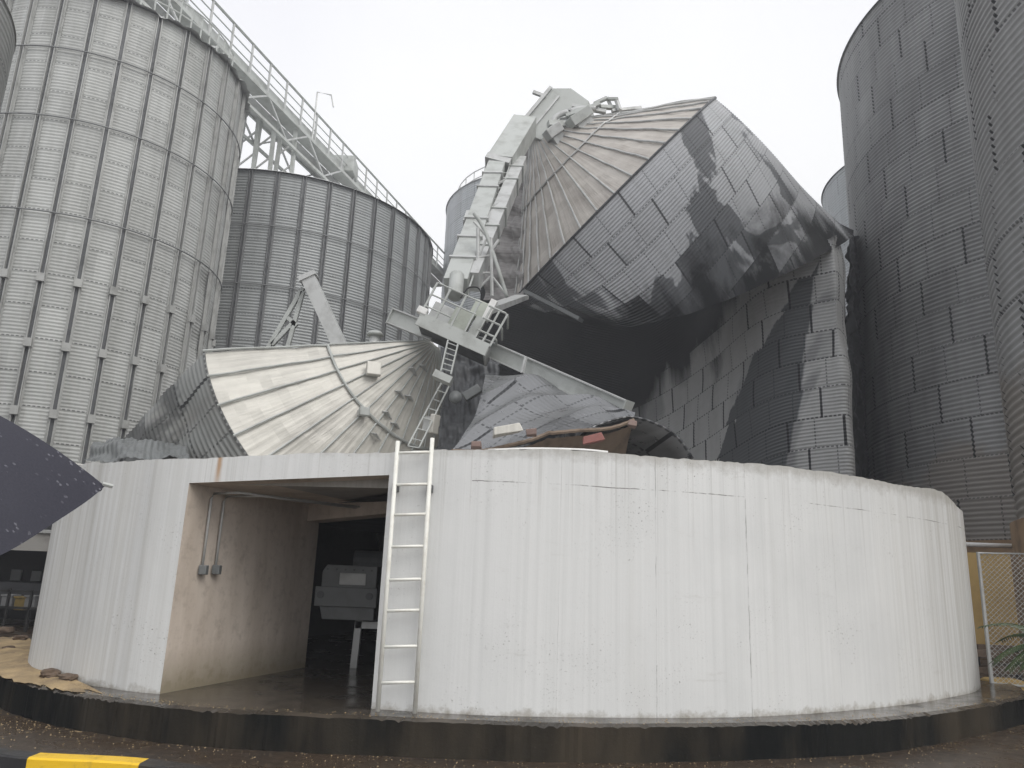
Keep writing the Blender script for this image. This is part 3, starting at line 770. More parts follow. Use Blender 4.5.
# supports on the ribbed silo roof
for x, y in ((283, 150), (262, 142), (246, 138)):
    p = on_deck(x + 6, y - 22)
    sp = thing('support_trestle', {283: 'pale trestle legs propping the walkway above the grey ribbed silo, widest one', 262: 'latticed trestle under the walkway between two others', 246: 'thin trestle under the walkway next to the pale silo'}[x], 'trestle', V(*p[:2], ZD - 5), 'trestles on the silo roof')
    for dx in (-.5, .5):
        obj('leg', MB().beam(p + V(dx, 0, -5.0), p + V(dx * .8, 0, -.1), .2, .2), M['steel_pale'], sp)
    for i in range(3):
        obj('brace', MB().beam(p + V(-.5, 0, -4.6 + i * 1.4), p + V(.5, 0, -3.6 + i * 1.4), .08, .08), M['steel'], sp)
# roof rail near the pale silo's eave
er = thing('eave_handrail', 'pale handrail on the roof edge of the tall pale silo', 'handrail', V(AX, AY, 21))
an = np.linspace(RAD(-80), RAD(5), 15)
for dz in (.6, 1.2):
    obj('rail', MB().tube([V(AX + 4.9 * cos(a), AY + 4.9 * sin(a), 23.5 + dz) for a in an], .035, 6), M['steel_pale'], er)
for a in an:
    obj('post', MB().beam(V(AX + 4.9 * cos(a), AY + 4.9 * sin(a), 23.2), V(AX + 4.9 * cos(a), AY + 4.9 * sin(a), 24.7), .05, .05), M['steel_pale'], er)

# ------------------------------------------------------------------ cones and fallen silos
def frame(axis, ref):
    a = nrm(axis); u = nrm(np.asarray(ref) - a * (np.asarray(ref) @ a)); v = np.cross(a, u)
    return a, u, v
def proj(p):
    q = np.asarray(p) - EYE; z = q @ FWD
    return 512 + FPX * (q @ RIGHT) / z, 384 - FPX * (q @ UP) / z
def cone_fan(c, axis, u, v, R, h, t0, t1, npan, root, mat, ribmat, mid, dent=.03, seed=3, ringmat=None, ribr=.035, minor=.007):
    """cone sheet from angle t0 to t1 with raised seams; returns a function giving points on it"""
    a = nrm(axis)
    def pt(t, s, lift=0.0):            # s: 0 at the eave, 1 at the apex
        r = R * (1 - s)
        p = c + a * (h * R * s) + r * (cos(t) * u + sin(t) * v)
        n = nrm(a * 1.0 + (cos(t) * u + sin(t) * v) * h)
        b = dent * float(bumps(np.array(t * 2.5 * r / R * 3), np.array(s * 6.0), seed, 4.0))
        return p + n * (lift + b)
    m = npan * 10
    T = np.linspace(t0, t1, m + 1); S = np.concatenate([np.linspace(0, mid, 12), np.linspace(mid + .004, .97, 14)])
    P = np.zeros((len(S), m + 1, 3)); U = np.zeros((len(S), m + 1, 2))
    for i, s in enumerate(S):
        for j, t in enumerate(T):
            f = (j % 10)
            lift = minor * (1 - s) * (1 if f in (2, 5, 8) else 0) + (0.03 if s > mid else 0)
            P[i, j] = pt(t, s, lift); U[i, j] = ((t - t0) * R, s * R * 1.2)
    mb = MB(); mb.grid(P, U)
    ro = obj('roof', mb, M[mat], root)
    for kx in range(npan + 1):
        t = t0 + (t1 - t0) * kx / npan
        obj('roof_rib', MB().tube([pt(t, s, .05 * (1 - s) + .012 + (0.03 if s > mid else 0)) for s in np.concatenate([np.linspace(-.01, mid, 7), np.linspace(mid + .004, .96, 7)])], [ribr * (1 - .5 * s) for s in np.linspace(0, 1, 14)], 6), M[ribmat], root)
    obj('roof_ring', MB().tube([pt(t, mid, .05) for t in np.linspace(t0, t1, m // 2)], .035, 6), M[ribmat], root)
    return pt
def cyl_body(c, axis, u, v, R, T, Lfun, rad, amp=.02, pitch=.14, seed=5, wob=.1, n=None):
    a = nrm(axis); Lm = max(Lfun(t) for t in T)
    ns = n or int(Lm / pitch * 4)
    S = np.linspace(0, 1, ns)
    TT, SS = np.meshgrid(T, S)
    LL = np.array([Lfun(t) for t in T])[None, :] * SS
    r = R * rad(TT, SS) + wob * bumps(TT * R, LL, seed, 4.5) * np.minimum(1, LL / 1.5) + amp * np.sin(2 * pi * LL / pitch)
    P = c - a * LL[..., None] + r[..., None] * (np.cos(TT)[..., None] * u + np.sin(TT)[..., None] * v)
    return P, np.stack([TT * R, LL], -1)
def find_t(c, u, v, R, x, y):          # eave angle whose image is nearest (x, y)
    best = min((np.hypot(*(np.array(proj(c + R * (cos(t) * u + sin(t) * v))) - (x, y))), t) for t in np.linspace(-pi, pi, 1441))
    return best[1]

# --- big tilted bin (upper centre)
cC, RC, aC, hC = V(3.97, 31.0, 17.61), 6.05, nrm(V(-.732, -.211, .648)), .787
wC = at(715, 102, 31) - at(523, 290, 31)
aC, uC, vC = frame(aC, wC)             # u points up along the eave
toC = EYE - cC
if vC @ toC < 0: vC = -vC              # v points to the camera
binC = thing('collapsed_silo', 'huge torn silo top tipped over, ribbed brownish roof facing left', 'silo', V(6, 30, 3), 'collapsed silos')
ptC = cone_fan(cC, aC, uC, vC, RC, hC, RAD(-12), RAD(192), 25, binC, 'roofC', 'steel', .5, dent=.05, seed=8, ribr=.045)
TC = np.linspace(RAD(-25), RAD(205), 150)
CL = [(-25, 853, 230, 30.0), (0, 855, 236, 27.8), (30, 842, 244, 25.8), (60, 798, 268, 25.0), (90, 738, 296, 25.0), (120, 680, 317, 25.4), (150, 625, 329, 26.0), (180, 578, 323, 28.0), (205, 556, 312, 30.5)]
lowP = np.array([at(x, y, Y) for _, x, y, Y in CL]); lt = RAD(1) * np.array([q[0] for q in CL], float)
lowP = np.stack([np.interp(TC, lt, lowP[:, c]) for c in range(3)], 1)
ker = np.ones(13) / 13
lowP = np.stack([np.convolve(np.concatenate([[lowP[0, c]] * 6, lowP[:, c], [lowP[-1, c]] * 6]), ker, 'valid') for c in range(3)], 1)
eav = np.array([cC + RC * 1.003 * (cos(t) * uC + sin(t) * vC) for t in TC])
nsC = 360
P = np.zeros((nsC, len(TC), 3)); U = np.zeros((nsC, len(TC), 2))
LLc = np.linalg.norm(lowP - eav, axis=1)
for i, f in enumerate(np.linspace(0, 1, nsC)):
    P[i] = eav * (1 - f) + lowP * f
    U[i, :, 0] = TC * RC; U[i, :, 1] = LLc * f
outw = np.cos(TC)[None, :, None] * uC + np.sin(TC)[None, :, None] * vC
ff = np.linspace(0, 1, nsC)[:, None]
bul = .34 * np.sin(pi * ff ** .8) * np.clip(1.1 - np.abs(TC - RAD(75)) / RAD(125), 0, 1)[None, :] + .10 * np.sin(pi * ff ** .7) * np.exp(-(TC / .45) ** 2)[None, :] + .05 * bumps(U[..., 0], U[..., 1], 21, 6.5, 2) * np.minimum(1, U[..., 1] / 2) * np.clip((TC + RAD(5)) / RAD(35), 0, 1)[None, :] + .05 * ff ** 2 * np.sin(U[..., 0] * 1.7)
P = P + outw * (bul + .014 * np.sin(2 * pi * U[..., 1] / .13))[..., None]
mb = MB(); mb.grid(P, U)
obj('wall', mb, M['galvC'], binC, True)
lowC = P[-1]
mb = MB().tube([cC - aC * .02 + (RC + .06) * (cos(t) * uC + sin(t) * vC) for t in np.linspace(RAD(-20), RAD(200), 80)], .05, 6)
obj('eave_trim', mb, M['steel_dark'], binC)
# underside: wall folds back in under the bin
Pu = np.zeros((10, len(TC), 3))
for i, f in enumerate(np.linspace(0, 1, 10)):
    Pu[i] = lowC * (1 - f) + (lowC * .5 + (cC - aC * 4.0 + V(.5, 3.5, .5)) * .5) * f
mb = MB(); mb.grid(Pu, uv_of(Pu))
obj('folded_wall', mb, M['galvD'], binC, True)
# torn back half of the roof, dark, left of the ribbed fan
ap = cC + aC * hC * RC
torn = [[ap + V(.1, .1, -.2), ap + V(.1, .3, -.4), ap + V(.05, .6, -.5), ap + V(.0, 1.2, -.4)],
        [at(527, 190, 30.6), at(518, 185, 31.2), at(508, 182, 31.8), at(497, 186, 32.6)],
        [at(526, 225, 30.2), at(514, 224, 31.4), at(502, 222, 31.9), at(488, 226, 32.8)],
        [at(525, 262, 29.8), at(512, 262, 31.2), at(500, 262, 31.6), at(484, 262, 32.8)],
        [at(524, 296, 29.4), at(512, 300, 30.6), at(500, 300, 31.4), at(484, 300, 32.6)]]
P = resample(torn, 60, 90)
N = gridnorm(P); U = uv_of(P)
P = P + N * (.10 * np.sin(U[..., 1] * 5.2 + 1.3 * np.sin(U[..., 0] * 1.1))[..., None] + .12 * bumps(U[..., 0], U[..., 1], 4, 2.0)[..., None])
mb = MB(); mb.grid(P, U[..., ::-1].copy())
obj('torn_roof_sheet', mb, M['roofT'], binC)
# vents and wreck pieces lying on that roof
def vent(name, label, p, sx, sy, sz, rot, mat='steel_pale', group='roof vents'):
    Mx = np.array(Matrix.Rotation(rot[2], 3, 'Z') @ Matrix.Rotation(rot[1], 3, 'Y') @ Matrix.Rotation(rot[0], 3, 'X'))
    t = thing(name, label, 'vent', p, group)
    obj('hood', MB().box(p + Mx @ V(0, 0, sz * .3), sx, sy, sz * .6, Mx), M[mat], t, bevel=.03)
    obj('neck', MB().box(p - Mx @ V(0, 0, sz * .25), sx * .7, sy * .7, sz * .5, Mx), M['steel'], t)
    return t
vent('roof_vent', 'square vent near the top of the brownish tipped roof', at(582, 122, 28.4), 1.0, .8, .7, (RAD(20), RAD(-40), 0))
vent('roof_vent', 'grey dented vent below the wreckage on the brownish roof', at(556, 136, 28.6), .7, .7, .7, (RAD(20), RAD(-40), 0), 'steel')

# --- fallen silo with the cream roof (lower left)
cE, RE, aE, hE = V(-4.33, 20.0, 5.52), 4.27, nrm(V(.725, -.458, .514)), .784
aE, uE, vE = frame(aE, V(0, 0, 1))
t_top = find_t(cE, uE, vE, RE, 206, 352)
t_bot = find_t(cE, uE, vE, RE, 448, 540)
t_low = find_t(cE, uE, vE, RE, 290, 503)
if abs(t_low - t_top) > pi or (t_low - t_top) * (t_bot - t_top) < 0:
    t_bot = t_bot + 2 * pi * (1 if t_low > t_top else -1)
fallE = thing('collapsed_silo', 'toppled silo with cream fan shaped roof resting on the white base', 'silo', V(-4.3, 20, 2.5), 'collapsed silos')
ptE = cone_fan(cE, aE, uE, vE, RE, hE, t_top, t_bot, 13, fallE, 'roofE', 'steel_pale', .5, dent=.03, seed=5, ribr=.03)
sg = 1 if t_bot > t_top else -1
TE = np.linspace(t_top, t_top + sg * 2.2, 90)
def LE(t): return 5.2
def radE(T, S): return 1 - .05 * S * (1 + np.sin(T * 5) * .6)
P, U = cyl_body(cE, aE, uE, vE, RE + .02, TE, LE, radE, amp=.018, pitch=.14, wob=.12, seed=31)
mb = MB(); mb.grid(P, U)
obj('wall', mb, M['galvE'], fallE, True)
# crumpled tail
tail = P[-1][::3]
Pt = np.zeros((26, len(tail), 3))
for i, f in enumerate(np.linspace(0, 1, 26)):
    Pt[i] = tail * (1 - .35 * f) + (cE - aE * 6.5) * .35 * f + V(-.25, .0, -.5) * f
N = gridnorm(Pt); U2 = uv_of(Pt)
Pt = Pt + N * (.22 * bumps(U2[..., 0], U2[..., 1], 9, 1.2) * np.linspace(0, 1, 26)[:, None])[..., None]
mb = MB(); mb.grid(Pt, U2 * 1.0)
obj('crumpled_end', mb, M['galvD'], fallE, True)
ctl = [[at(86, 462, 15.6), at(104, 462, 15.2), at(128, 461, 15.0), at(158, 459, 15.2), at(190, 458, 15.6)],
       [at(90, 450, 16.0), at(108, 449, 15.5), at(130, 447, 15.4), at(158, 449, 15.7), at(188, 452, 16.2)],
       [at(100, 443, 16.6), at(116, 439, 16.2), at(134, 440, 16.2), at(158, 442, 16.6), at(186, 448, 17.0)],
       [at(104, 448, 17.4), at(120, 446, 17.2), at(138, 446, 17.2), at(160, 448, 17.4), at(186, 452, 17.8)]]
Pc = resample(ctl, 50, 110); Nc = gridnorm(Pc); Uc = uv_of(Pc)
Pc = Pc + Nc * (.10 * bumps(Uc[..., 0], Uc[..., 1], 17, 1.3, 3) + .03 * np.sin(Uc[..., 0] * 9 + Uc[..., 1] * 4) + .012 * np.sin(2 * pi * Uc[..., 0] / .12))[..., None]
mb = MB(); mb.grid(Pc, Uc)
obj('crumpled_edge', mb, M['machine'], fallE, True)
# roof back folded down behind the visible outline
Pb = np.zeros((12, 12, 3))
for i, s in enumerate(np.linspace(0, .97, 12)):
    p0 = ptE(t_top, s)
    for j, f in enumerate(np.linspace(0, 1, 12)):
        Pb[i, j] = p0 + V(.3, 2.2, -1.2) * f + V(0, 0, .12 * sin(f * pi) * (1 - s))
mb = MB(); mb.grid(Pb, uv_of(Pb))
obj('folded_roof', mb, M['roofE'], fallE, True)
# bits on the cream roof: parts
def onE(x, y):                          # nearest point of the cream roof to an image position
    best = None
    for t in np.linspace(t_top, t_bot, 90):
        for s in np.linspace(0.02, .95, 60):
            p = ptE(t, s, .06); d = np.hypot(*(np.array(proj(p)) - (x, y)))
            if best is None or d < best[0]: best = (d, t, s)
    return best[1], best[2]
def normE(t): return nrm(aE + (cos(t) * uE + sin(t) * vE) * hE)
for i, (x, y, sx, sz, lab) in enumerate(((373, 372, .34, .34, 'square cream vent at the middle of the cream roof'), (362, 414, .24, .2, 'small grey vent just below the ring seam of the cream roof'), (432, 424, .24, .42, 'upright cream vent at the dark lower edge of the cream roof'))):
    t, s = onE(x, y); p = ptE(t, s, .16); n_ = normE(t)
    uu = nrm(np.cross(n_, V(0, 0, 1))); Mx = np.stack([uu, np.cross(n_, uu), n_], 1)
    if i == 2: p = at(432, 424, 16.5)
    vt = thing('roof_vent', lab, 'vent', p, 'vents on the cream roof')
    obj('hood', MB().box(p + n_ * .06, sx, sz, .12, Mx), M['roofE' if i != 1 else 'steel_pale'], vt, bevel=.02)
    obj('neck', MB().box(p - n_ * .08, sx * .8, sz * .7, .18, Mx), M['steel'], vt)
# ladder lying on the cream roof, cleats
pl1, pl2 = [at(444, 378, 17.4), at(428, 408, 16.6), at(408, 446, 15.8)], [at(452, 380, 17.4), at(437, 411, 16.6), at(419, 448, 15.8)]
rlad = thing('roof_ladder', 'pale ladder lying down the shaded side of the cream roof', 'ladder', pl1[2])
for p in (pl1, pl2): obj('rail', MB().tube(catmull(p, 6), .022, 6), M['steel_pale'], rlad, True)
c1, c2 = catmull(pl1, 8), catmull(pl2, 8)
for i in range(0, len(c1), 2): obj('rung', MB().tube([c1[i], c2[i]], .014, 6), M['steel_pale'], rlad)
for i, (x, y) in enumerate(((413, 372), (400, 394), (387, 416), (375, 436), (424, 368), (410, 398), (396, 424))):
    t, s = onE(x, y); p = ptE(t, s, .03); n_ = normE(t); r_ = nrm(ptE(t, s + .04) - ptE(t, s - .02)); k_ = np.cross(n_, r_)
    cl = MB(); q = [p - r_ * .02 - k_ * .16, p - r_ * .02 + k_ * .16, p - r_ * .02 + n_ * .20 + k_ * .10]
    cl.add([*q, *[x + r_ * .02 for x in q]], [(0, 1, 2), (5, 4, 3), (0, 3, 4, 1), (1, 4, 5, 2), (2, 5, 3, 0)])
    obj('cleat', cl, M['steel'], fallE)
mv = at(375, 336, 18.8)
mvt = thing('mushroom_vent', 'round pale cap vent behind the top line of the cream roof', 'vent', mv)
obj('neck', MB().tube([mv + V(0, 0, -.5), mv], .13, 14), M['steel'], mvt, True)
obj('cap', MB().tube([mv, mv + V(0, 0, .03), mv + V(0, 0, .10), mv + V(0, 0, .13)], [.2, .23, .17, .03], 16), M['steel_pale'], mvt, True)

# ------------------------------------------------------------------ buckled wall with soot and painted shade (right, behind the base)
PATH = [(470, 36.5, 0), (520, 36.5, 0), (570, 36, 0), (620, 34.8, 0), (660, 33.2, 0), (700, 31.2, 0), (735, 29.2, 0), (765, 27.6, 0), (790, 26.7, 0), (815, 26.2, 0), (838, 25.8, 0), (854, 25.7, 0), (857, 27.5, 0), (856, 31.0, 0)]
YTOP = [(470, 270), (523, 285), (580, 315), (620, 318), (650, 318), (690, 300), (740, 284), (800, 255), (853, 236), (862, 234)]
cp = catmull([V(*p) for p in PATH], 12)
base_xy = np.array([at(x, 500, Y)[:2] for x, Y, _ in cp])
nzD = 520
Pd = np.zeros((nzD, len(cp), 3)); Ud = np.zeros((nzD, len(cp), 2))
ua = np.concatenate([[0], np.cumsum(np.linalg.norm(np.diff(base_xy, axis=0), axis=1))])
zts = []
for j, (x, Y, _) in enumerate(cp):
    yt = np.interp(x, *np.array(YTOP, float).T)
    zts.append(z_over(*base_xy[j], yt))
zts = np.convolve(np.concatenate([[zts[0]] * 3, zts, [zts[-1]] * 3]), np.ones(7) / 7, 'valid')
zz = np.linspace(2.9, 19.5, nzD)
for j in range(len(cp)):
    z = 2.9 + (zts[j] - 2.9) * np.linspace(0, 1, nzD)
    Pd[:, j, 0], Pd[:, j, 1], Pd[:, j, 2] = *base_xy[j], z
    Ud[:, j, 0], Ud[:, j, 1] = ua[j], z + .27 * float(np.log1p(np.exp((16.6 - ua[j]) * 1.2)) / 1.2)
N = gridnorm(Pd)
if N[nzD // 2, len(cp) // 2] @ V(0, -1, 0) < 0: N = -N
bk = .16 * bumps(Ud[..., 0], Ud[..., 1], 14, 8.0, 3) * np.clip((Pd[..., 2] - 4) / 5, 0, 1)
Pd = Pd + N * (bk + .011 * np.sin(2 * pi * Ud[..., 1] / .125))[..., None]
mb = MB(); mb.grid(Pd, Ud)
hs_ = resample([[at(850, 238, 29), at(854, 236, 31), at(858, 237, 32.5)], [at(848, 330, 29), at(856, 320, 31), at(865, 325, 32.5)], [at(848, 420, 29), at(860, 415, 31.5), at(872, 418, 33)], [at(850, 520, 29), at(866, 520, 31.5), at(880, 520, 33)]], 90, 30)
hN, hU = gridnorm(hs_), uv_of(hs_)
hs_ = hs_ + hN * (.25 * bumps(hU[..., 0], hU[..., 1], 41, 2.0) + .02 * np.sin(2 * pi * hU[..., 1] / .16))[..., None]
dw = thing('collapsed_silo', 'blackened curving silo wall left standing below the tipped silo top', 'silo', V(6, 30, 0), 'collapsed silos')
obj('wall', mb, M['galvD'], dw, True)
hm_ = MB(); hm_.grid(hs_, hU); obj('hanging_sheet', hm_, M['steel_dark'], dw, True)
bs = MB()
q = np.array([[(*p, z) for p in base_xy - np.array([0, .15])] for z in (0, 2.92)])
bs.grid(q)
obj('foundation', bs, M['conc_grey'], dw)

# ------------------------------------------------------------------ crumpled sheets in the centre
ctrl = [[at(452, 450, 11.6), at(500, 438, 12), at(545, 431, 12.3), at(590, 424, 12.8), at(634, 418, 13.2)],
        [at(470, 420, 12.8), at(515, 409, 13.4), at(560, 407, 13.7), at(602, 408, 13.9), at(635, 415, 13.6)],
        [at(482, 392, 14.2), at(522, 386, 14.8), at(562, 391, 15), at(600, 400, 14.8), at(635, 413, 14.0)],
        [at(486, 370, 15.6), at(525, 374, 16), at(565, 387, 16), at(600, 400, 15.4), at(635, 413, 14.4)],
        [at(482, 392, 17.5), at(525, 398, 17.6), at(565, 405, 17), at(600, 412, 16.4), at(635, 422, 15.4)]]
P = resample(ctrl, 150, 170)
N = gridnorm(P); U = uv_of(P)
P = P + N * (.13 * np.abs(np.sin(1.25 * (U[..., 0] * 1.3 - U[..., 1]) + .8 * np.sin(U[..., 1] * 1.3))) + .06 * bumps(U[..., 0], U[..., 1], 3, 2.6, 2) + .004 * np.sin(2 * pi * (U[..., 1] * .8 + U[..., 0] * .6) / .12))[..., None]
U = np.stack([U[..., 0] * .8 - U[..., 1] * .6, U[..., 0] * .6 + U[..., 1] * .8], -1)
fs = thing('crumpled_sheeting', 'crumpled shiny steel sheeting heaped behind the middle of the white base', 'sheeting', at(545, 450, 13))
mb = MB(); mb.grid(P, U); obj('sheet', mb, M['galvX'], fs, True)
rim = P[0]
obj('rim', MB().tube(rim[::4] + V(0, -.03, -.02), .035, 6), M['brown'], fs)
un = np.zeros((14, len(rim), 3))
for i, f in enumerate(np.linspace(0, 1, 14)):
    un[i] = rim + V(0, .25 + 1.3 * f, -.06 - .75 * f)
U = uv_of(un)
un[..., 2] += .02 * np.sin(2 * pi * U[..., 1] / .14)
mb = MB(); mb.grid(un, U); obj('underside', mb, M['brown'], fs, True)
arch = catmull([at(588, 428, 13.0), at(612, 419, 13.1), at(634, 416, 13.2), at(660, 424, 13.2), at(680, 438, 13.2), at(694, 458, 13.2)], 8)
Pa = np.array([[p + V(-.15 * i, .45 * i, -.10 * i) for p in arch] for i in range(10)])
Ua = uv_of(Pa)
mb = MB(); mb.grid(Pa, Ua)
th = obj('arched_sheet', mb, M['galvX'], fs, True)
so = th.modifiers.new('solid', 'SOLIDIFY'); so.thickness = .03
cl_ = MB(); cl_.add([*Pa[-1], Pa[-1][0] + V(0, .2, -2.5), Pa[-1][-1] + V(0, .2, -2.5)][::-1], [tuple(range(len(arch) + 2))])  # dark patch added behind the arch as the shade inside it
obj('arch_shade_patch', cl_, M['steel_dark'], fs)
# dark sheet standing in for the shaded cavity between cream roof and crumpled heap
ctrl = [[at(436, 455, 17.6), at(460, 458, 17.4), at(486, 455, 17.2), at(500, 452, 17)],
        [at(440, 420, 18.3), at(462, 420, 18.2), at(486, 418, 18), at(500, 415, 17.8)],
        [at(442, 385, 19), at(462, 380, 19), at(484, 378, 18.8), at(500, 376, 18.6)],
        [at(440, 345, 19.6), at(462, 350, 19.4), at(484, 356, 19.2), at(500, 360, 19)]]
P = resample(ctrl, 60, 60); N = gridnorm(P); U = uv_of(P)
P = P + N * (.16 * bumps(U[..., 0], U[..., 1], 6, 1.3) + .015 * np.sin(2 * pi * U[..., 0] / .14))[..., None]
mb = MB(); mb.grid(P, U)
ds = obj('cavity_shade', mb, M['steel_dark'], None, True)
tag(ds, 'dark sheet standing in for the shaded cavity between the cream roof and the crumpled sheeting', 'sheeting')
rs = thing('round_hatch', 'round dark disc hanging under the machine platform', 'hatch', at(455, 398, 16.6))
p = at(455, 398, 16.6)
obj('disc', MB().tube([p, p + V(.02, -.10, .01)], .14, 18), M['machine'], rs, True)
obj('bracket', MB().beam(p + V(0, .05, .1), p + V(-.05, .1, .7), .05, .03), M['steel_dark'], rs)
p = at(472, 393, 16.8)
tag(obj('dangling_box', MB().box(p, .42, .2, .2, np.array(Matrix.Rotation(RAD(-35), 3, 'Y'))), M['machine'], None, bevel=.02), 'small grey box dangling right of the round dark disc', 'box')

# broken pieces along the rim of the heap
def rock(name, label, cat, p, sx, sy, sz, mat, group, seed, rotz=0.0):
    r = np.random.default_rng(seed)
    n, m = 7, 10
    P = np.zeros((n, m + 1, 3))
    jit = r.uniform(.78, 1.15, (n, m + 1)); jit[:, -1] = jit[:, 0]
    for i in range(n):
        a = -pi / 2 + pi * i / (n - 1)
        for j in range(m + 1):
            b = 2 * pi * j / m
            q = V(np.sign(cos(b)) * abs(cos(b)) ** .6 * cos(a) ** .5 if 0 < i < n - 1 else 0, np.sign(sin(b)) * abs(sin(b)) ** .6 * cos(a) ** .5 if 0 < i < n - 1 else 0, sin(a)) * (jit[i, j] if 0 < i < n - 1 else 1)
            P[i, j] = q * V(sx, sy, sz) / 2
    Rz = np.array(Matrix.Rotation(rotz, 3, 'Z'))
    mb = MB(); mb.grid(P @ Rz.T + np.asarray(p) + V(0, 0, sz * .42))
    return tag(obj(name, mb, M[mat]), label, cat, group)
def chunk(label, x, y, Y, sx, sz, mat, seed, rot=0):
    p = at(x, y, Y)
    Mx = np.array(Matrix.Rotation(rot, 3, 'Y'))
    r = np.random.default_rng(seed)
    c8 = np.array([(-1, -1, -1), (1, -1, -1), (1, 1, -1), (-1, 1, -1), (-1, -1, 1), (1, -1, 1), (1, 1, 1), (-1, 1, 1)], float) * V(sx, .25, sz) / 2 * r.uniform(.75, 1.1, (8, 1))
    return tag(obj('broken_block', MB().hexa(c8 @ Mx.T + p), M[mat], None, bevel=.012), label, 'debris', 'broken pieces along the torn rim')
chunk('long cream broken slab on the rim of the crumpled sheeting', 507, 430, 11.8, .46, .14, 'roofE', 1, RAD(-12))
chunk('pinkish broken brick beside the cream slab on the rim', 531, 433, 11.9, .18, .10, 'brick', 2, RAD(-8))
chunk('pinkish block low at the left end of the torn rim', 476, 445, 11.3, .17, .10, 'brick', 3)
chunk('brown block at the right tip of the torn rim', 632, 424, 12.8, .15, .10, 'brick', 4, RAD(10))
chunk('red fragment hanging under the torn rim', 592, 439, 12.2, .36, .14, 'red', 5, RAD(-15))
p = at(545, 449, 7.35)
wp = [at(488, 449.0, 7.88), at(530, 447.5, 7.88), at(580, 448.5, 7.94), at(608, 451, 7.98)]
wsh = MB()
cv_ = catmull(wp, 8)
wsh.grid(np.array([[q + V(0, dy, dz) for q in cv_] for dy, dz in ((0, -.018), (-.006, 0), (.22, .012), (.23, -.012))]))
tag(obj('white_strip', wsh, M['white_paint'], None, True), 'thin white strip lying along the top edge of the white base', 'strip')

# ------------------------------------------------------------------ beams
def ibeam(name, label, a, b, wd, ht, mat='steel_pale'):
    t = thing(name, label, 'beam', b)
    d = nrm(b - a); side = nrm(np.cross(d, V(0, 0, 1))); up = np.cross(side, d)
    obj('web', MB().beam(a, b, wd * .55, ht, side), M[mat], t)
    for s in (-1, 1): obj('flange', MB().beam(a + up * s * ht * .52 - d * .02, b + up * s * ht * .52 + d * .02, wd, ht * .09, side), M['steel'], t)
    obj('end_plate', MB().beam(b, b + d * .03, wd * 1.05, ht * 1.2, side), M[mat], t)
    return t
ibeam('conveyor_beam', 'long pale steel beam sloping down right across the crumpled sheeting', at(478, 344, 17.8), at(626, 410, 15.0), .28, .33)
ibeam('conveyor_beam', 'short pale beam stub sticking out left of the machine platform', at(436, 334, 17.8), at(393, 317, 18.3), .28, .36)
p = at(524, 366, 16.9)
tag(obj('beam_clip', MB().beam(at(522, 373, 16.4), at(526, 357, 16.5), .06, .05), M['steel']), 'thin upright bracket standing on the long sloping beam', 'bracket')
# A-frame behind the cream roof
fr = thing('bent_support', 'bent steel frame standing up behind the cream roof', 'frame', at(310, 345, 21))
obj('post', MB().beam(at(309, 279, 20.5), at(343, 352, 20.5), .40, .36, V(1, 0, 0)), M['steel'], fr)
obj('end_cap', MB().beam(at(307.6, 276, 20.5), at(309.5, 280, 20.5), .50, .46, V(1, 0, 0)), M['steel'], fr)
for a, b in (((303, 288), (267, 350)), ((303, 292), (287, 350)), ((294, 322), (272, 345)), ((288, 318), (297, 326))):
    obj('brace', MB().beam(at(*a, 20.7), at(*b, 20.7), .11, .11), M['steel_pale'], fr)

# ------------------------------------------------------------------ leaning elevator legs and head
el = thing('elevator', 'leaning pale steel elevator with two box legs and a big head', 'elevator', at(456, 290, 18.6))
YA, YB, YC = 18.8, 26.0, 29.0
sideX = nrm(RIGHT - FWD * 0)
obj('leg', MB().beam(at(456, 288, YA), at(498, 165, YB), .62, .55, sideX), M['steel_pale'], el)
obj('leg', MB().beam(at(471, 282, YA + .3), at(521, 163, YB + .8), .42, .55, sideX), M['steel'], el)
obj('leg', MB().beam(at(500, 166, YB - .1), at(525, 125, YC - .8), .95, .8, sideX), M['steel_pale'], el)
obj('collar', MB().beam(at(497, 169, YB - .1), at(500, 164, YB), .95, .85, sideX), M['steel'], el)
obj('collar', MB().beam(at(476, 231, 21.9), at(479, 221, 22.4), .78, .7, sideX), M['steel'], el)
for f in (.12, .26, .40, .68, .82):
    a_, b_ = at(456, 288, YA), at(498, 165, YB)
    c_ = a_ + (b_ - a_) * f; d_ = nrm(b_ - a_)
    obj('flange', MB().beam(c_, c_ + d_ * .09, .74, .66, sideX), M['steel'], el)
    a_, b_ = at(471, 282, YA + .3), at(521, 163, YB + .8)
    c_ = a_ + (b_ - a_) * (f + .05); d_ = nrm(b_ - a_)
    obj('flange', MB().beam(c_, c_ + d_ * .08, .54, .64, sideX), M['steel_pale'], el)
for f0 in (.15, .45, .7):               # bent stays tying the two legs together
    a_ = at(456, 288, YA) + (at(498, 165, YB) - at(456, 288, YA)) * f0
    b_ = at(471, 282, YA + .3) + (at(521, 163, YB + .8) - at(471, 282, YA + .3)) * (f0 + .12)
    obj('stay', MB().beam(a_ + V(0, -.3, 0), b_ + V(0, -.3, 0), .07, .07), M['steel'], el)
for f0 in np.linspace(.1, .92, 16):     # rungs of the service ladder up the nearer leg
    a_ = at(463, 287, YA - .3) + (at(505, 166, YB - .3) - at(463, 287, YA - .3)) * f0
    obj('rung', MB().beam(a_ - sideX * .16, a_ + sideX * .16, .03, .03), M['steel_pale'], el)
for dx in (-.17, .17):
    obj('ladder_rail', MB().beam(at(463, 287, YA - .3) + sideX * dx, at(505, 166, YB - .3) + sideX * dx, .04, .04), M['steel_pale'], el)
hd = MB()
Yh = 29.2
quad = [(517, 127), (551, 88), (571, 88), (589, 101), (580, 128), (540, 140)]
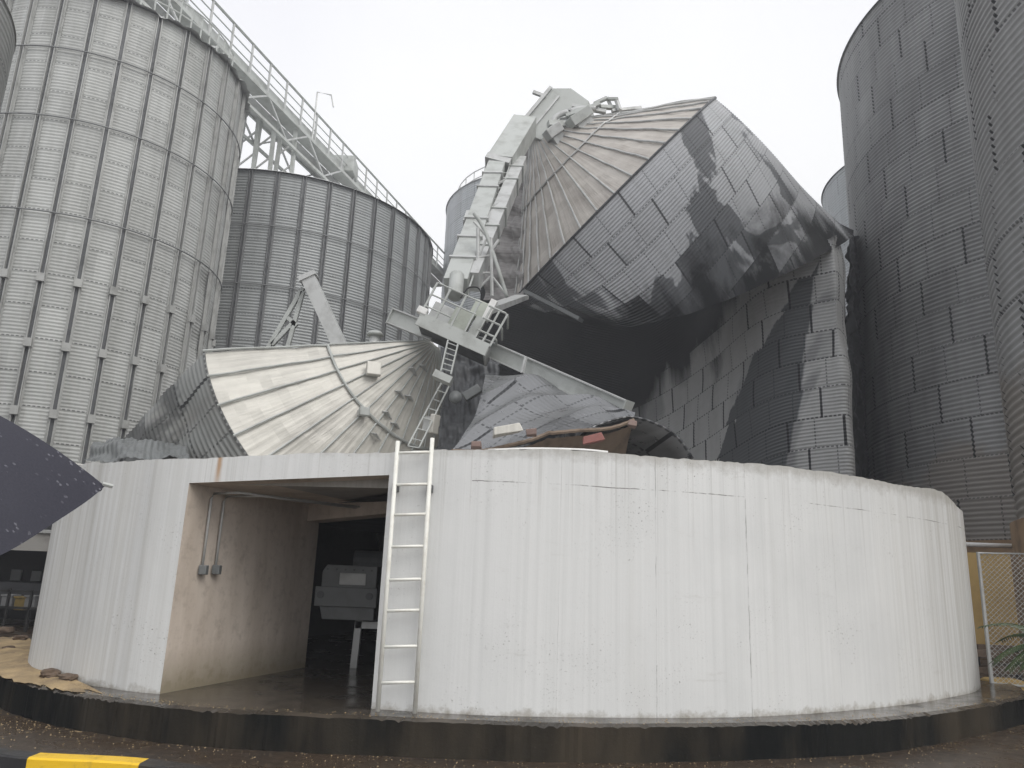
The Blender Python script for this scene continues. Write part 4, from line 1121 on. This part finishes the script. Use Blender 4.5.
f_, b_ = [at(x, y, Yh) for x, y in quad], [at(x, y, Yh) + V(.5, 1.8, .3) for x, y in quad]
k = len(quad)
hd.add([*f_, *b_], [tuple(range(k)), tuple(range(k, 2 * k))[::-1]] + [(i, k + i, k + (i + 1) % k, (i + 1) % k) for i in range(k)])
obj('head', hd, M['steel_pale'], el, bevel=.03)
obj('head_rib', MB().beam(at(517, 128, Yh - .08), at(551, 87, Yh - .08), .10, .14), M['steel'], el)
obj('head_rib', MB().beam(at(531, 130, Yh - .05), at(559, 96, Yh - .05), .06, .08), M['steel'], el)
obj('spike', MB().beam(at(533, 92, Yh), at(546, 97, Yh), .14, .14), M['steel'], el)
obj('pipe', MB().tube([at(455, 296, 18.2), at(457, 276, 18.6)], .19, 24), M['steel_pale'], el)
obj('guide_pipe', MB().tube([at(468, 285, 19), at(484, 228, 21.5), at(500, 200, 24)], .06, 8), M['steel_pale'], el, True)
# truss tower beside the legs
tw = thing('access_truss', 'bent pipe truss with a curved brace beside the elevator legs', 'truss', at(490, 296, 19.5))
Yt = 19.6
obj('curved_pipe', MB().tube(catmull([at(474, 213, Yt), at(483, 227, Yt), at(492, 250, Yt), at(507, 297, Yt)], 6), .055, 8), M['steel_pale'], tw, True)
for a, b in (((478, 228), (478, 290)), ((491, 238), (492, 296)), ((499, 240), (492, 250))):
    obj('post', MB().tube([at(*a, Yt), at(*b, Yt)], .05, 8), M['steel'], tw)
for a, b in (((478, 258), (493, 255)), ((478, 273), (492, 273)), ((491, 275), (504, 292)), ((479, 288), (491, 276)), ((490, 240), (474, 222)), ((478, 258), (486, 240))):
    obj('brace', MB().tube([at(*a, Yt), at(*b, Yt)], .035, 6), M['steel'], tw)
# catwalk plate meeting the tipped bin
tag(obj('bent_plate', MB().beam(at(480, 312, 18.6), at(522, 297, 26), .5, .16), M['steel']), 'narrow bent plate running from the platform to the tipped roof', 'plate')
tag(obj('hanging_channel', MB().beam(at(526, 292, 24.6), at(581, 320, 23.6), .36, .12), M['machine']), 'grey channel hanging along the lower lip of the tipped silo', 'channel')

# ------------------------------------------------------------------ tilted machine platform
PO = at(452, 336, 17.0)
RX = np.array(Matrix.Rotation(RAD(23), 3, 'Y'))
def L(x, y, z): return PO + RX @ V(x, y, z)
pf = thing('machine_platform', 'tilted steel machine platform with guard rails and grey motor boxes', 'platform', PO)
obj('deck', MB().box(L(0, .5, -.02), 1.75, 1.3, .06, RX), M['steel_dark'], pf)
obj('side_plate', MB().box(L(-.18, -.15, .02), 1.36, .05, .34, RX), M['steel_pale'], pf)
obj('side_plate', MB().box(L(.70, -.17, .0), .42, .05, .30, RX), M['steel_pale'], pf)
obj('end_plate', MB().box(L(.90, .3, .0), .05, .9, .3, RX), M['steel'], pf)
for x in (-.85, -.5, -.1, .25, .52, .72, .92):
    obj('post', MB().beam(L(x, -.16, .1), L(x + (.04 if x > .5 else 0), -.16, .98), .045, .045), M['steel_pale'], pf)
for z in (.35, .66, .98):
    obj('guard_rail', MB().tube([L(-.85, -.17, z), L(.3, -.17, z)] if z > .5 else [L(-.85, -.17, z), L(-.2, -.17, z)], .02, 6), M['steel_pale'], pf)
    obj('guard_rail', MB().tube([L(.48, -.17, z), L(.9, -.17, z), L(.98, -.1, z - .03), L(.98, .8, z - .03)], .026, 6), M['steel_pale'], pf)
obj('gearbox', MB().box(L(-.02, .25, .48), .45, .4, .55, RX), M['green_grey'], pf, bevel=.03)
obj('motor_box', MB().box(L(.22, .55, .98), .36, .4, .42, RX), M['green_grey'], pf, bevel=.03)
obj('white_post', MB().box(L(.50, .1, .96), .16, .16, .55, RX), M['white_paint'], pf, bevel=.01)
obj('column', MB().box(L(.42, .05, .34), .22, .22, .70, RX), M['steel_pale'], pf)
obj('chute', MB().box(L(-.5, .55, .45), .6, .5, .5, RX), M['steel'], pf, bevel=.02)
obj('lamp_block', MB().box(L(-.86, -.1, .22), .24, .2, .16, RX), M['white_paint'], pf, bevel=.02)
obj('cable', MB().tube(catmull([L(-.25, .1, .95), L(-.2, .1, 1.25), L(.0, .1, 1.36), L(.15, .1, 1.25)], 6), .018, 6), M['black'], pf, True)
la, lb = [at(448, 340, 16.7), at(441, 371, 16.4)], [at(458, 344, 16.7), at(451, 374, 16.4)]
pld = thing('short_ladder', 'short steel ladder hanging below the machine platform to a small step', 'ladder', la[1])
for q in (la, lb): obj('rail', MB().beam(q[0], q[1], .03, .03), M['steel_pale'], pld)
for i in range(6):
    f = (i + .5) / 6; obj('rung', MB().tube([la[0] + (la[1] - la[0]) * f, lb[0] + (lb[1] - lb[0]) * f], .012, 6), M['steel_pale'], pld)
obj('step', MB().box(at(443, 378, 16.4), .42, .35, .16, RX), M['steel_pale'], pld)

# ------------------------------------------------------------------ wreckage on the top of the tipped roof
wr = [((566, 116), (600, 104), .14), ((572, 106), (606, 112), .14), ((594, 104), (607, 98), .12), ((607, 98), (612, 108), .12), ((600, 107), (620, 108), .14), ((616, 99), (620, 110), .12), ((606, 99), (618, 99), .10), ((560, 122), (590, 118), .2), ((548, 124), (572, 126), .25), ((612, 111), (641, 108), .12)]
wt = thing('bent_catwalk', 'tangled bits of catwalk frame on top of the tipped roof', 'wreckage', at(595, 112, 28.5))
for i, (a, b, s) in enumerate(wr):
    obj('bent_bar', MB().beam(at(*a, 28.6 + .1 * (i % 4)), at(*b, 28.5 + .12 * (i % 5)), s * 1.4, s), M['steel' if i % 2 else 'steel_pale'], wt)
crv = catmull([at(552, 130, 28.6), at(556, 117, 28.6), at(575, 110, 28.6), at(596, 108, 28.5)], 6)
obj('bent_bar', MB().tube(crv, .12, 6), M['steel'], wt, True)

# ------------------------------------------------------------------ things round the base
# spilled grain on the ledge, left
gp = catmull([V(*onz(x, y, ZF)[:2], 0) for x, y in ((-10, 640), (30, 640), (36, 668), (62, 682), (96, 691), (60, 689), (20, 682), (-12, 670))], 8, True)
gc = gp.mean(0)
gp = gp + np.array([(gp[i] - gc) * .10 * CH[(i * 5) % 900] for i in range(len(gp))])
G = np.zeros((7, len(gp) + 1, 3))
for i, f in enumerate(np.linspace(1, 0, 7)):
    for j in range(len(gp) + 1):
        p = gc + (gp[j % len(gp)] - gc) * f
        G[i, j] = (p[0], p[1], ZF + .004 + .07 * (1 - f) ** .7 + .025 * sin(p[0] * 9) * sin(p[1] * 8) * (1 - f))
mb = MB(); mb.grid(G)
tag(obj('spilled_grain', mb, grain_mat(), None, True), 'yellow grain spilled on the ledge at the left', None, kind='stuff')
for i, (x, y, s, lab) in enumerate(((5, 633, .28, 'largest dark lump of debris on the spilled grain, at the left edge'), (20, 640, .2, 'dark lump of debris between the largest lump and the white wall'), (8, 650, .16, 'small dark lump of debris low on the spilled grain'), (50, 678, .26, 'flat brown clod on the grain close to the white wall'), (68, 681, .2, 'brown clod at the right end of the spilled grain'))):
    rock('debris_lump', lab, 'debris', onz(x, y, ZF + .02), s, s * .8, s * .4, 'debris', 'lumps on the spilled grain', 40 + i, i * .7)
# loose kernels and pebbles over the wet ground and ledge
kr = MB(); r = np.random.default_rng(5)
def kern_at(x, y, z, s):
    a = r.uniform(0, pi); q = np.array([(1, 0, 0), (0, .6, 0), (-1, 0, 0), (0, -.6, 0), (0, 0, .7)]) * s
    q = q @ np.array(Matrix.Rotation(a, 3, 'Z')).T + V(x, y, z)
    kr.add(q, [(0, 1, 4), (1, 2, 4), (2, 3, 4), (3, 0, 4)])
for i in range(2200):
    ang = r.uniform(-2.75, -.4); rad = r.uniform(.0, 1.1) ** 2
    j = int(r.uniform(0, 10 * 48)); b_ = lo[j]; o_ = nrm(b_ - cen)
    p = b_ + o_ * (.03 + rad * 1.6) if i % 3 else b_ - o_ * r.uniform(.02, .22)
    kern_at(p[0], p[1], .001 if i % 3 else .322, r.uniform(.004, .010))
tag(obj('scattered_kernels', kr, M['kernel']), 'loose grain kernels scattered over the wet ground and ledge', None, kind='stuff')

# kerb, bottom left
kp = [onz(-60, 741, .12), onz(0, 747, .12), onz(42, 752, .12), onz(150, 758, .12), onz(260, 775, .12), onz(420, 800, .12)]
kc = catmull(kp, 10)
def kerb_piece(i0, i1, mat, lab):
    a = kc[i0:i1 + 1]
    offs = [(.0, -.13), (.0, -.012), (.018, 0), (.17, 0.0), (.19, -.012), (.19, -.13)]
    P = np.array([[q + V(.25 * o * 0, -o, z) for q in a] for o, z in offs])
    mb = MB(); mb.grid(P)
    mb.add([P[i, 0] for i in range(6)], [(0, 1, 2, 3, 4, 5)]); mb.add([P[i, -1] for i in range(6)], [(5, 4, 3, 2, 1, 0)])
    return tag(obj('kerb_block', mb, kerb_mat('kerb_' + lab.split()[0], mat)), lab, 'kerb', 'painted kerb blocks')
kerb_piece(0, 20, (.02, .02, .022), 'black painted kerb block at the bottom left corner')
kerb_piece(20, 30, (.80, .50, .02), 'yellow painted kerb block between two black ones')
kerb_piece(30, 50, (.021, .02, .02), 'black painted kerb block right of the yellow one')

# dark open shed far left
sx0 = at(22, 580, 19.0)
sh = thing('shed', 'dark open shed seen between the umbrella and the white wall', 'shed', V(sx0[0] - 1, sx0[1], 0))
cx, cy = sx0[0] - 1.5, sx0[1]
obj('back_wall', MB().box(V(cx, cy + 2.4, 1.4), 6.5, .2, 2.8), M['shed'], sh)
obj('side_wall', MB().box(V(cx - 3.2, cy + 1.2, 1.4), .2, 2.4, 2.8), M['shed'], sh)
obj('front_wall', MB().box(V(cx, cy, .75), 6.5, .15, .5), M['shed'], sh)
zf = z_over(*sx0[:2], 549)
obj('fascia', MB().box(V(cx, cy - .15, zf + .17), 7.0, .2, .42), M['conc_grey'], sh)
obj('roof', MB().box(V(cx, cy + 1.2, zf + .42), 7.2, 3.0, .08), M['steel'], sh)
for dx in (-2.4, .2, 2.2): obj('post', MB().box(V(cx + dx, cy - .02, 1.0), .16, .16, 2.0), M['shed'], sh)
for x, y, w_, h_ in ((16, 575, .22, .28), (36, 576, .2, .26)):
    p = at(x, y, cy + 2.25)
    obj('window', MB().box(V(p[0], cy + 2.26, p[2]), w_ * 1.2, .06, h_), M['pane'], sh)
for x, y, m_, lab in ((10, 602, 'pane', 'pale crate by the shed, left of the dark post'), (23, 604, 'yellow_box', 'yellow crate by the shed'), (33, 603, 'pane', 'pale crate by the shed next to the white wall')):
    p = at(x, y, cy - .6); cr = thing('crate', lab, 'crate', V(p[0], p[1], p[2] - .15), 'crates by the shed')
    obj('box', MB().box(p, .24, .3, .26), M[m_ + '_dull'], cr, bevel=.02)
    obj('lid', MB().box(p + V(0, 0, .15), .27, .33, .04), M[m_ + '_dull'], cr)
fl = MB()
rg = thing('low_railing', 'low dark railing in front of the shed', 'railing', V(cx, cy - 1.2, 0))
for z in (.5, .85): obj('rail', MB().beam(V(cx - 3, cy - 1.2, z), V(cx + 3, cy - 1.2, z), .05, .05), M['black'], rg)
for i in range(13): obj('post', MB().beam(V(cx - 3 + i * .5, cy - 1.2, 0), V(cx - 3 + i * .5, cy - 1.2, .9), .05, .05), M['black'], rg)

# right: chain link gate, yellow block wall, pipe, palm
gY = 12.2
ga, gb = at(978, 553, gY), at(1075, 556, gY - .3)
gz = at(978, 690, gY)[2]
gt = thing('mesh_gate', 'chain link gate in a grey pipe frame at the right edge', 'gate', V(ga[0], ga[1], 0))
gb[2] = ga[2] + .02
ga0, gb0 = V(ga[0], ga[1], .30), V(gb[0], gb[1], .30)
obj('frame', MB().tube([ga0, ga, gb, gb0, ga0], .03, 8), M['steel'], gt)
net = MB(); W = np.linalg.norm((gb - ga)[:2]); H = ga[2] - .30; dx_ = nrm(V(*(gb - ga)[:2], 0))
stp = .075
for sgn, off in ((1, .0), (-1, .006)):
    for c0 in np.arange(-H if sgn > 0 else 0, W if sgn > 0 else W + H, stp):
        pts = []
        x0, z0 = c0, 0.0; x1, z1 = c0 + sgn * H, H
        lo_, hi_ = (0.0, 1.0)
        for lim, s_ in ((0.0, 1), (W, -1)):
            pass
        def clip(x): return min(max(x, 0), W)
        xa, xb = clip(x0), clip(x1)
        za, zb = (xa - x0) * sgn, (xb - x0) * sgn
        if abs(xa - xb) < .02: continue
        net.tube([ga0 + dx_ * xa + V(0, off, za), ga0 + dx_ * xb + V(0, off, zb)], .0035, 4, False)
obj('wire_mesh', net, M['steel'], gt)
yw = at(994, 600, 14.2)
yb = thing('yellow_hoarding', 'yellow board panel standing behind the chain link gate', 'panel', V(yw[0], yw[1], 0))
ztp = z_over(*at(990, 600, 14.2)[:2], 553); zbt = z_over(*at(995, 600, 14.2)[:2], 645)
xl, xr = at(972, 600, 14.2)[0], at(1016, 600, 14.2)[0]
obj('panel', MB().box(V((xl + xr) / 2, 14.25, (ztp + zbt) / 2), xr - xl, .06, ztp - zbt), M['yellow_box'], yb)
for x in (xl + .05, xr - .03): obj('post', MB().box(V(x, 14.32, ztp / 2), .07, .07, ztp), M['steel_dark'], yb)
obj('bottom_rail', MB().box(V((xl + xr) / 2, 14.2, zbt - .04), xr - xl, .08, .08), M['brown'], yb)
for i, (yy, lab) in enumerate(((655, 'upper dark timber stacked under the yellow panel'), (670, 'lower dark timber stacked under the yellow panel'))):
    p = at(1000, yy, 13.9)
    tag(obj('timber', MB().box(p, 1.4, .25, .12, np.array(Matrix.Rotation(RAD(3 - 5 * i), 3, 'Y'))), M['brown'], None, bevel=.01), lab, 'timber', 'timbers under the yellow panel')
p = onz(1003, 690, .33)
tag(obj('yellow_sack', MB().box(at(1003, 686, 12.4), .55, .4, .22), M['yellow_box'], None, bevel=.08), 'yellow sack lying on the ground behind the base at right', 'sack')
pp = thing('pipe_rail', 'thin white pipe running level between the base and dark silo', 'pipe', at(990, 545, 16))
obj('pipe', MB().tube([at(940, 543.5, 16), at(1040, 547, 16)], .045, 8), M['white_paint'], pp, True)
for x in (945, 1036): 
    q = at(x, 545, 16); obj('post', MB().tube([V(q[0], q[1], 0), q], .04, 8), M['steel'], pp)
LEAF = leaf_mat()
pb = V(*at(1052, 640, 10.6)[:2], 0)
pm = thing('palm', 'small dark green palm plant reaching in from the right edge', 'plant', pb)
obj('trunk', MB().tube([pb, pb + V(.02, 0, .5), pb + V(0, .02, .95)], [.09, .07, .05], 10), M['brown'], pm, True)
r = np.random.default_rng(3)
for i in range(15):
    ang = 2 * pi * i / 15 + r.uniform(-.2, .2); ln = r.uniform(.65, .95); el_ = r.uniform(.15, 1.2)
    d_ = V(cos(ang), sin(ang), 0)
    spn = [pb + V(0, 0, .95) + d_ * ln * t * cos(el_ * (1 - t * .7)) + V(0, 0, ln * (sin(el_) * t - .65 * t * t)) for t in np.linspace(0, 1, 9)]
    fm = MB().tube(spn, [.010 - .0008 * k for k in range(9)], 5)
    side_ = nrm(np.cross(d_, V(0, 0, 1)))
    for t in np.linspace(.15, .98, 22):
        f = t * 8; i0 = min(int(f), 7); q = spn[i0] + (spn[i0 + 1] - spn[i0]) * (f - i0)
        tg = nrm(spn[i0 + 1] - spn[i0])
        for s_ in (-1, 1):
            l_ = .26 * (1 - .5 * t) * r.uniform(.8, 1.1)
            e = q + nrm(side_ * s_ + tg * .8 + V(0, 0, -.35)) * l_
            wv = tg * .012
            m_ = (q + e) / 2 + V(0, 0, .012)
            fm.add([q - wv * .5, q + wv * .5, m_ + wv, e, m_ - wv], [(0, 1, 2, 3, 4)])
    obj('frond', fm, LEAF, pm)

# ------------------------------------------------------------------ umbrella, near left
tip = at(105, 486, 1.35)
UR = .498
um_ax = nrm(V(.168, -.346, 1.0)); UPH = .535
ux = nrm(V(1, 0, 0) - um_ax * um_ax[0]); uy = np.cross(um_ax, ux)
uc = tip - (ux * cos(UPH) + uy * sin(UPH)) * UR
ub = thing('umbrella', 'dark navy umbrella beaded with rain at the left edge', 'umbrella', uc + um_ax * -.55)
def canopy(t, s):                      # s: 0 apex, 1 hem
    k = ((t - UPH) / (pi / 4)) % 1.0
    sag = sin(k * pi)
    rr = UR * s * (1 - .085 * sag * s)
    h = .19 * (1 - s ** 2.1) - .03 * sag * s * (1 - s * .6)
    return uc + ux * rr * cos(t) + uy * rr * sin(t) + um_ax * h
T = UPH + np.linspace(0, 2 * pi, 129); S = np.linspace(.001, 1, 20)
P = np.array([[canopy(t, s) for t in T] for s in S])
mb = MB(); mb.grid(P)
co = obj('canopy', mb, umbrella_mat(), ub, True)
for k in range(8):
    t = k * pi / 4 + UPH
    obj('rib', MB().tube([canopy(t, s) - um_ax * .012 for s in np.linspace(.02, .99, 10)], .003, 6), M['steel_dark'], ub)
    obj('rib_tip', MB().tube([canopy(t, .99), canopy(t, 1.0) + (ux * cos(t) + uy * sin(t)) * .012], .004, 6), M['steel_pale'], ub)
obj('shaft', MB().tube([uc + um_ax * .21, uc - um_ax * .6], .006, 8), M['steel_dark'], ub)
obj('handle', MB().tube(catmull([uc - um_ax * .6, uc - um_ax * .72, uc - um_ax * .76 + ux * .04, uc - um_ax * .72 + ux * .07], 6), .013, 10), M['black'], ub, True)

# ------------------------------------------------------------------ haze
hz = MB().box(V(0, 75, 24), 280, 310, 50)
hm = bpy.data.materials.new('haze'); hm.use_nodes = True
hm.node_tree.nodes.clear()
ho = hm.node_tree.nodes.new('ShaderNodeOutputMaterial'); hv = hm.node_tree.nodes.new('ShaderNodeVolumePrincipled')
hv.inputs['Color'].default_value = (.93, .95, 1.0, 1); hv.inputs['Density'].default_value = HAZE
hm.node_tree.links.new(hv.outputs[0], ho.inputs['Volume'])
tag(obj('haze', hz, hm), 'pale mist hanging over the whole yard', None, kind='stuff')
SC.cycles.use_denoising = True
SC.cycles.max_bounces = 8
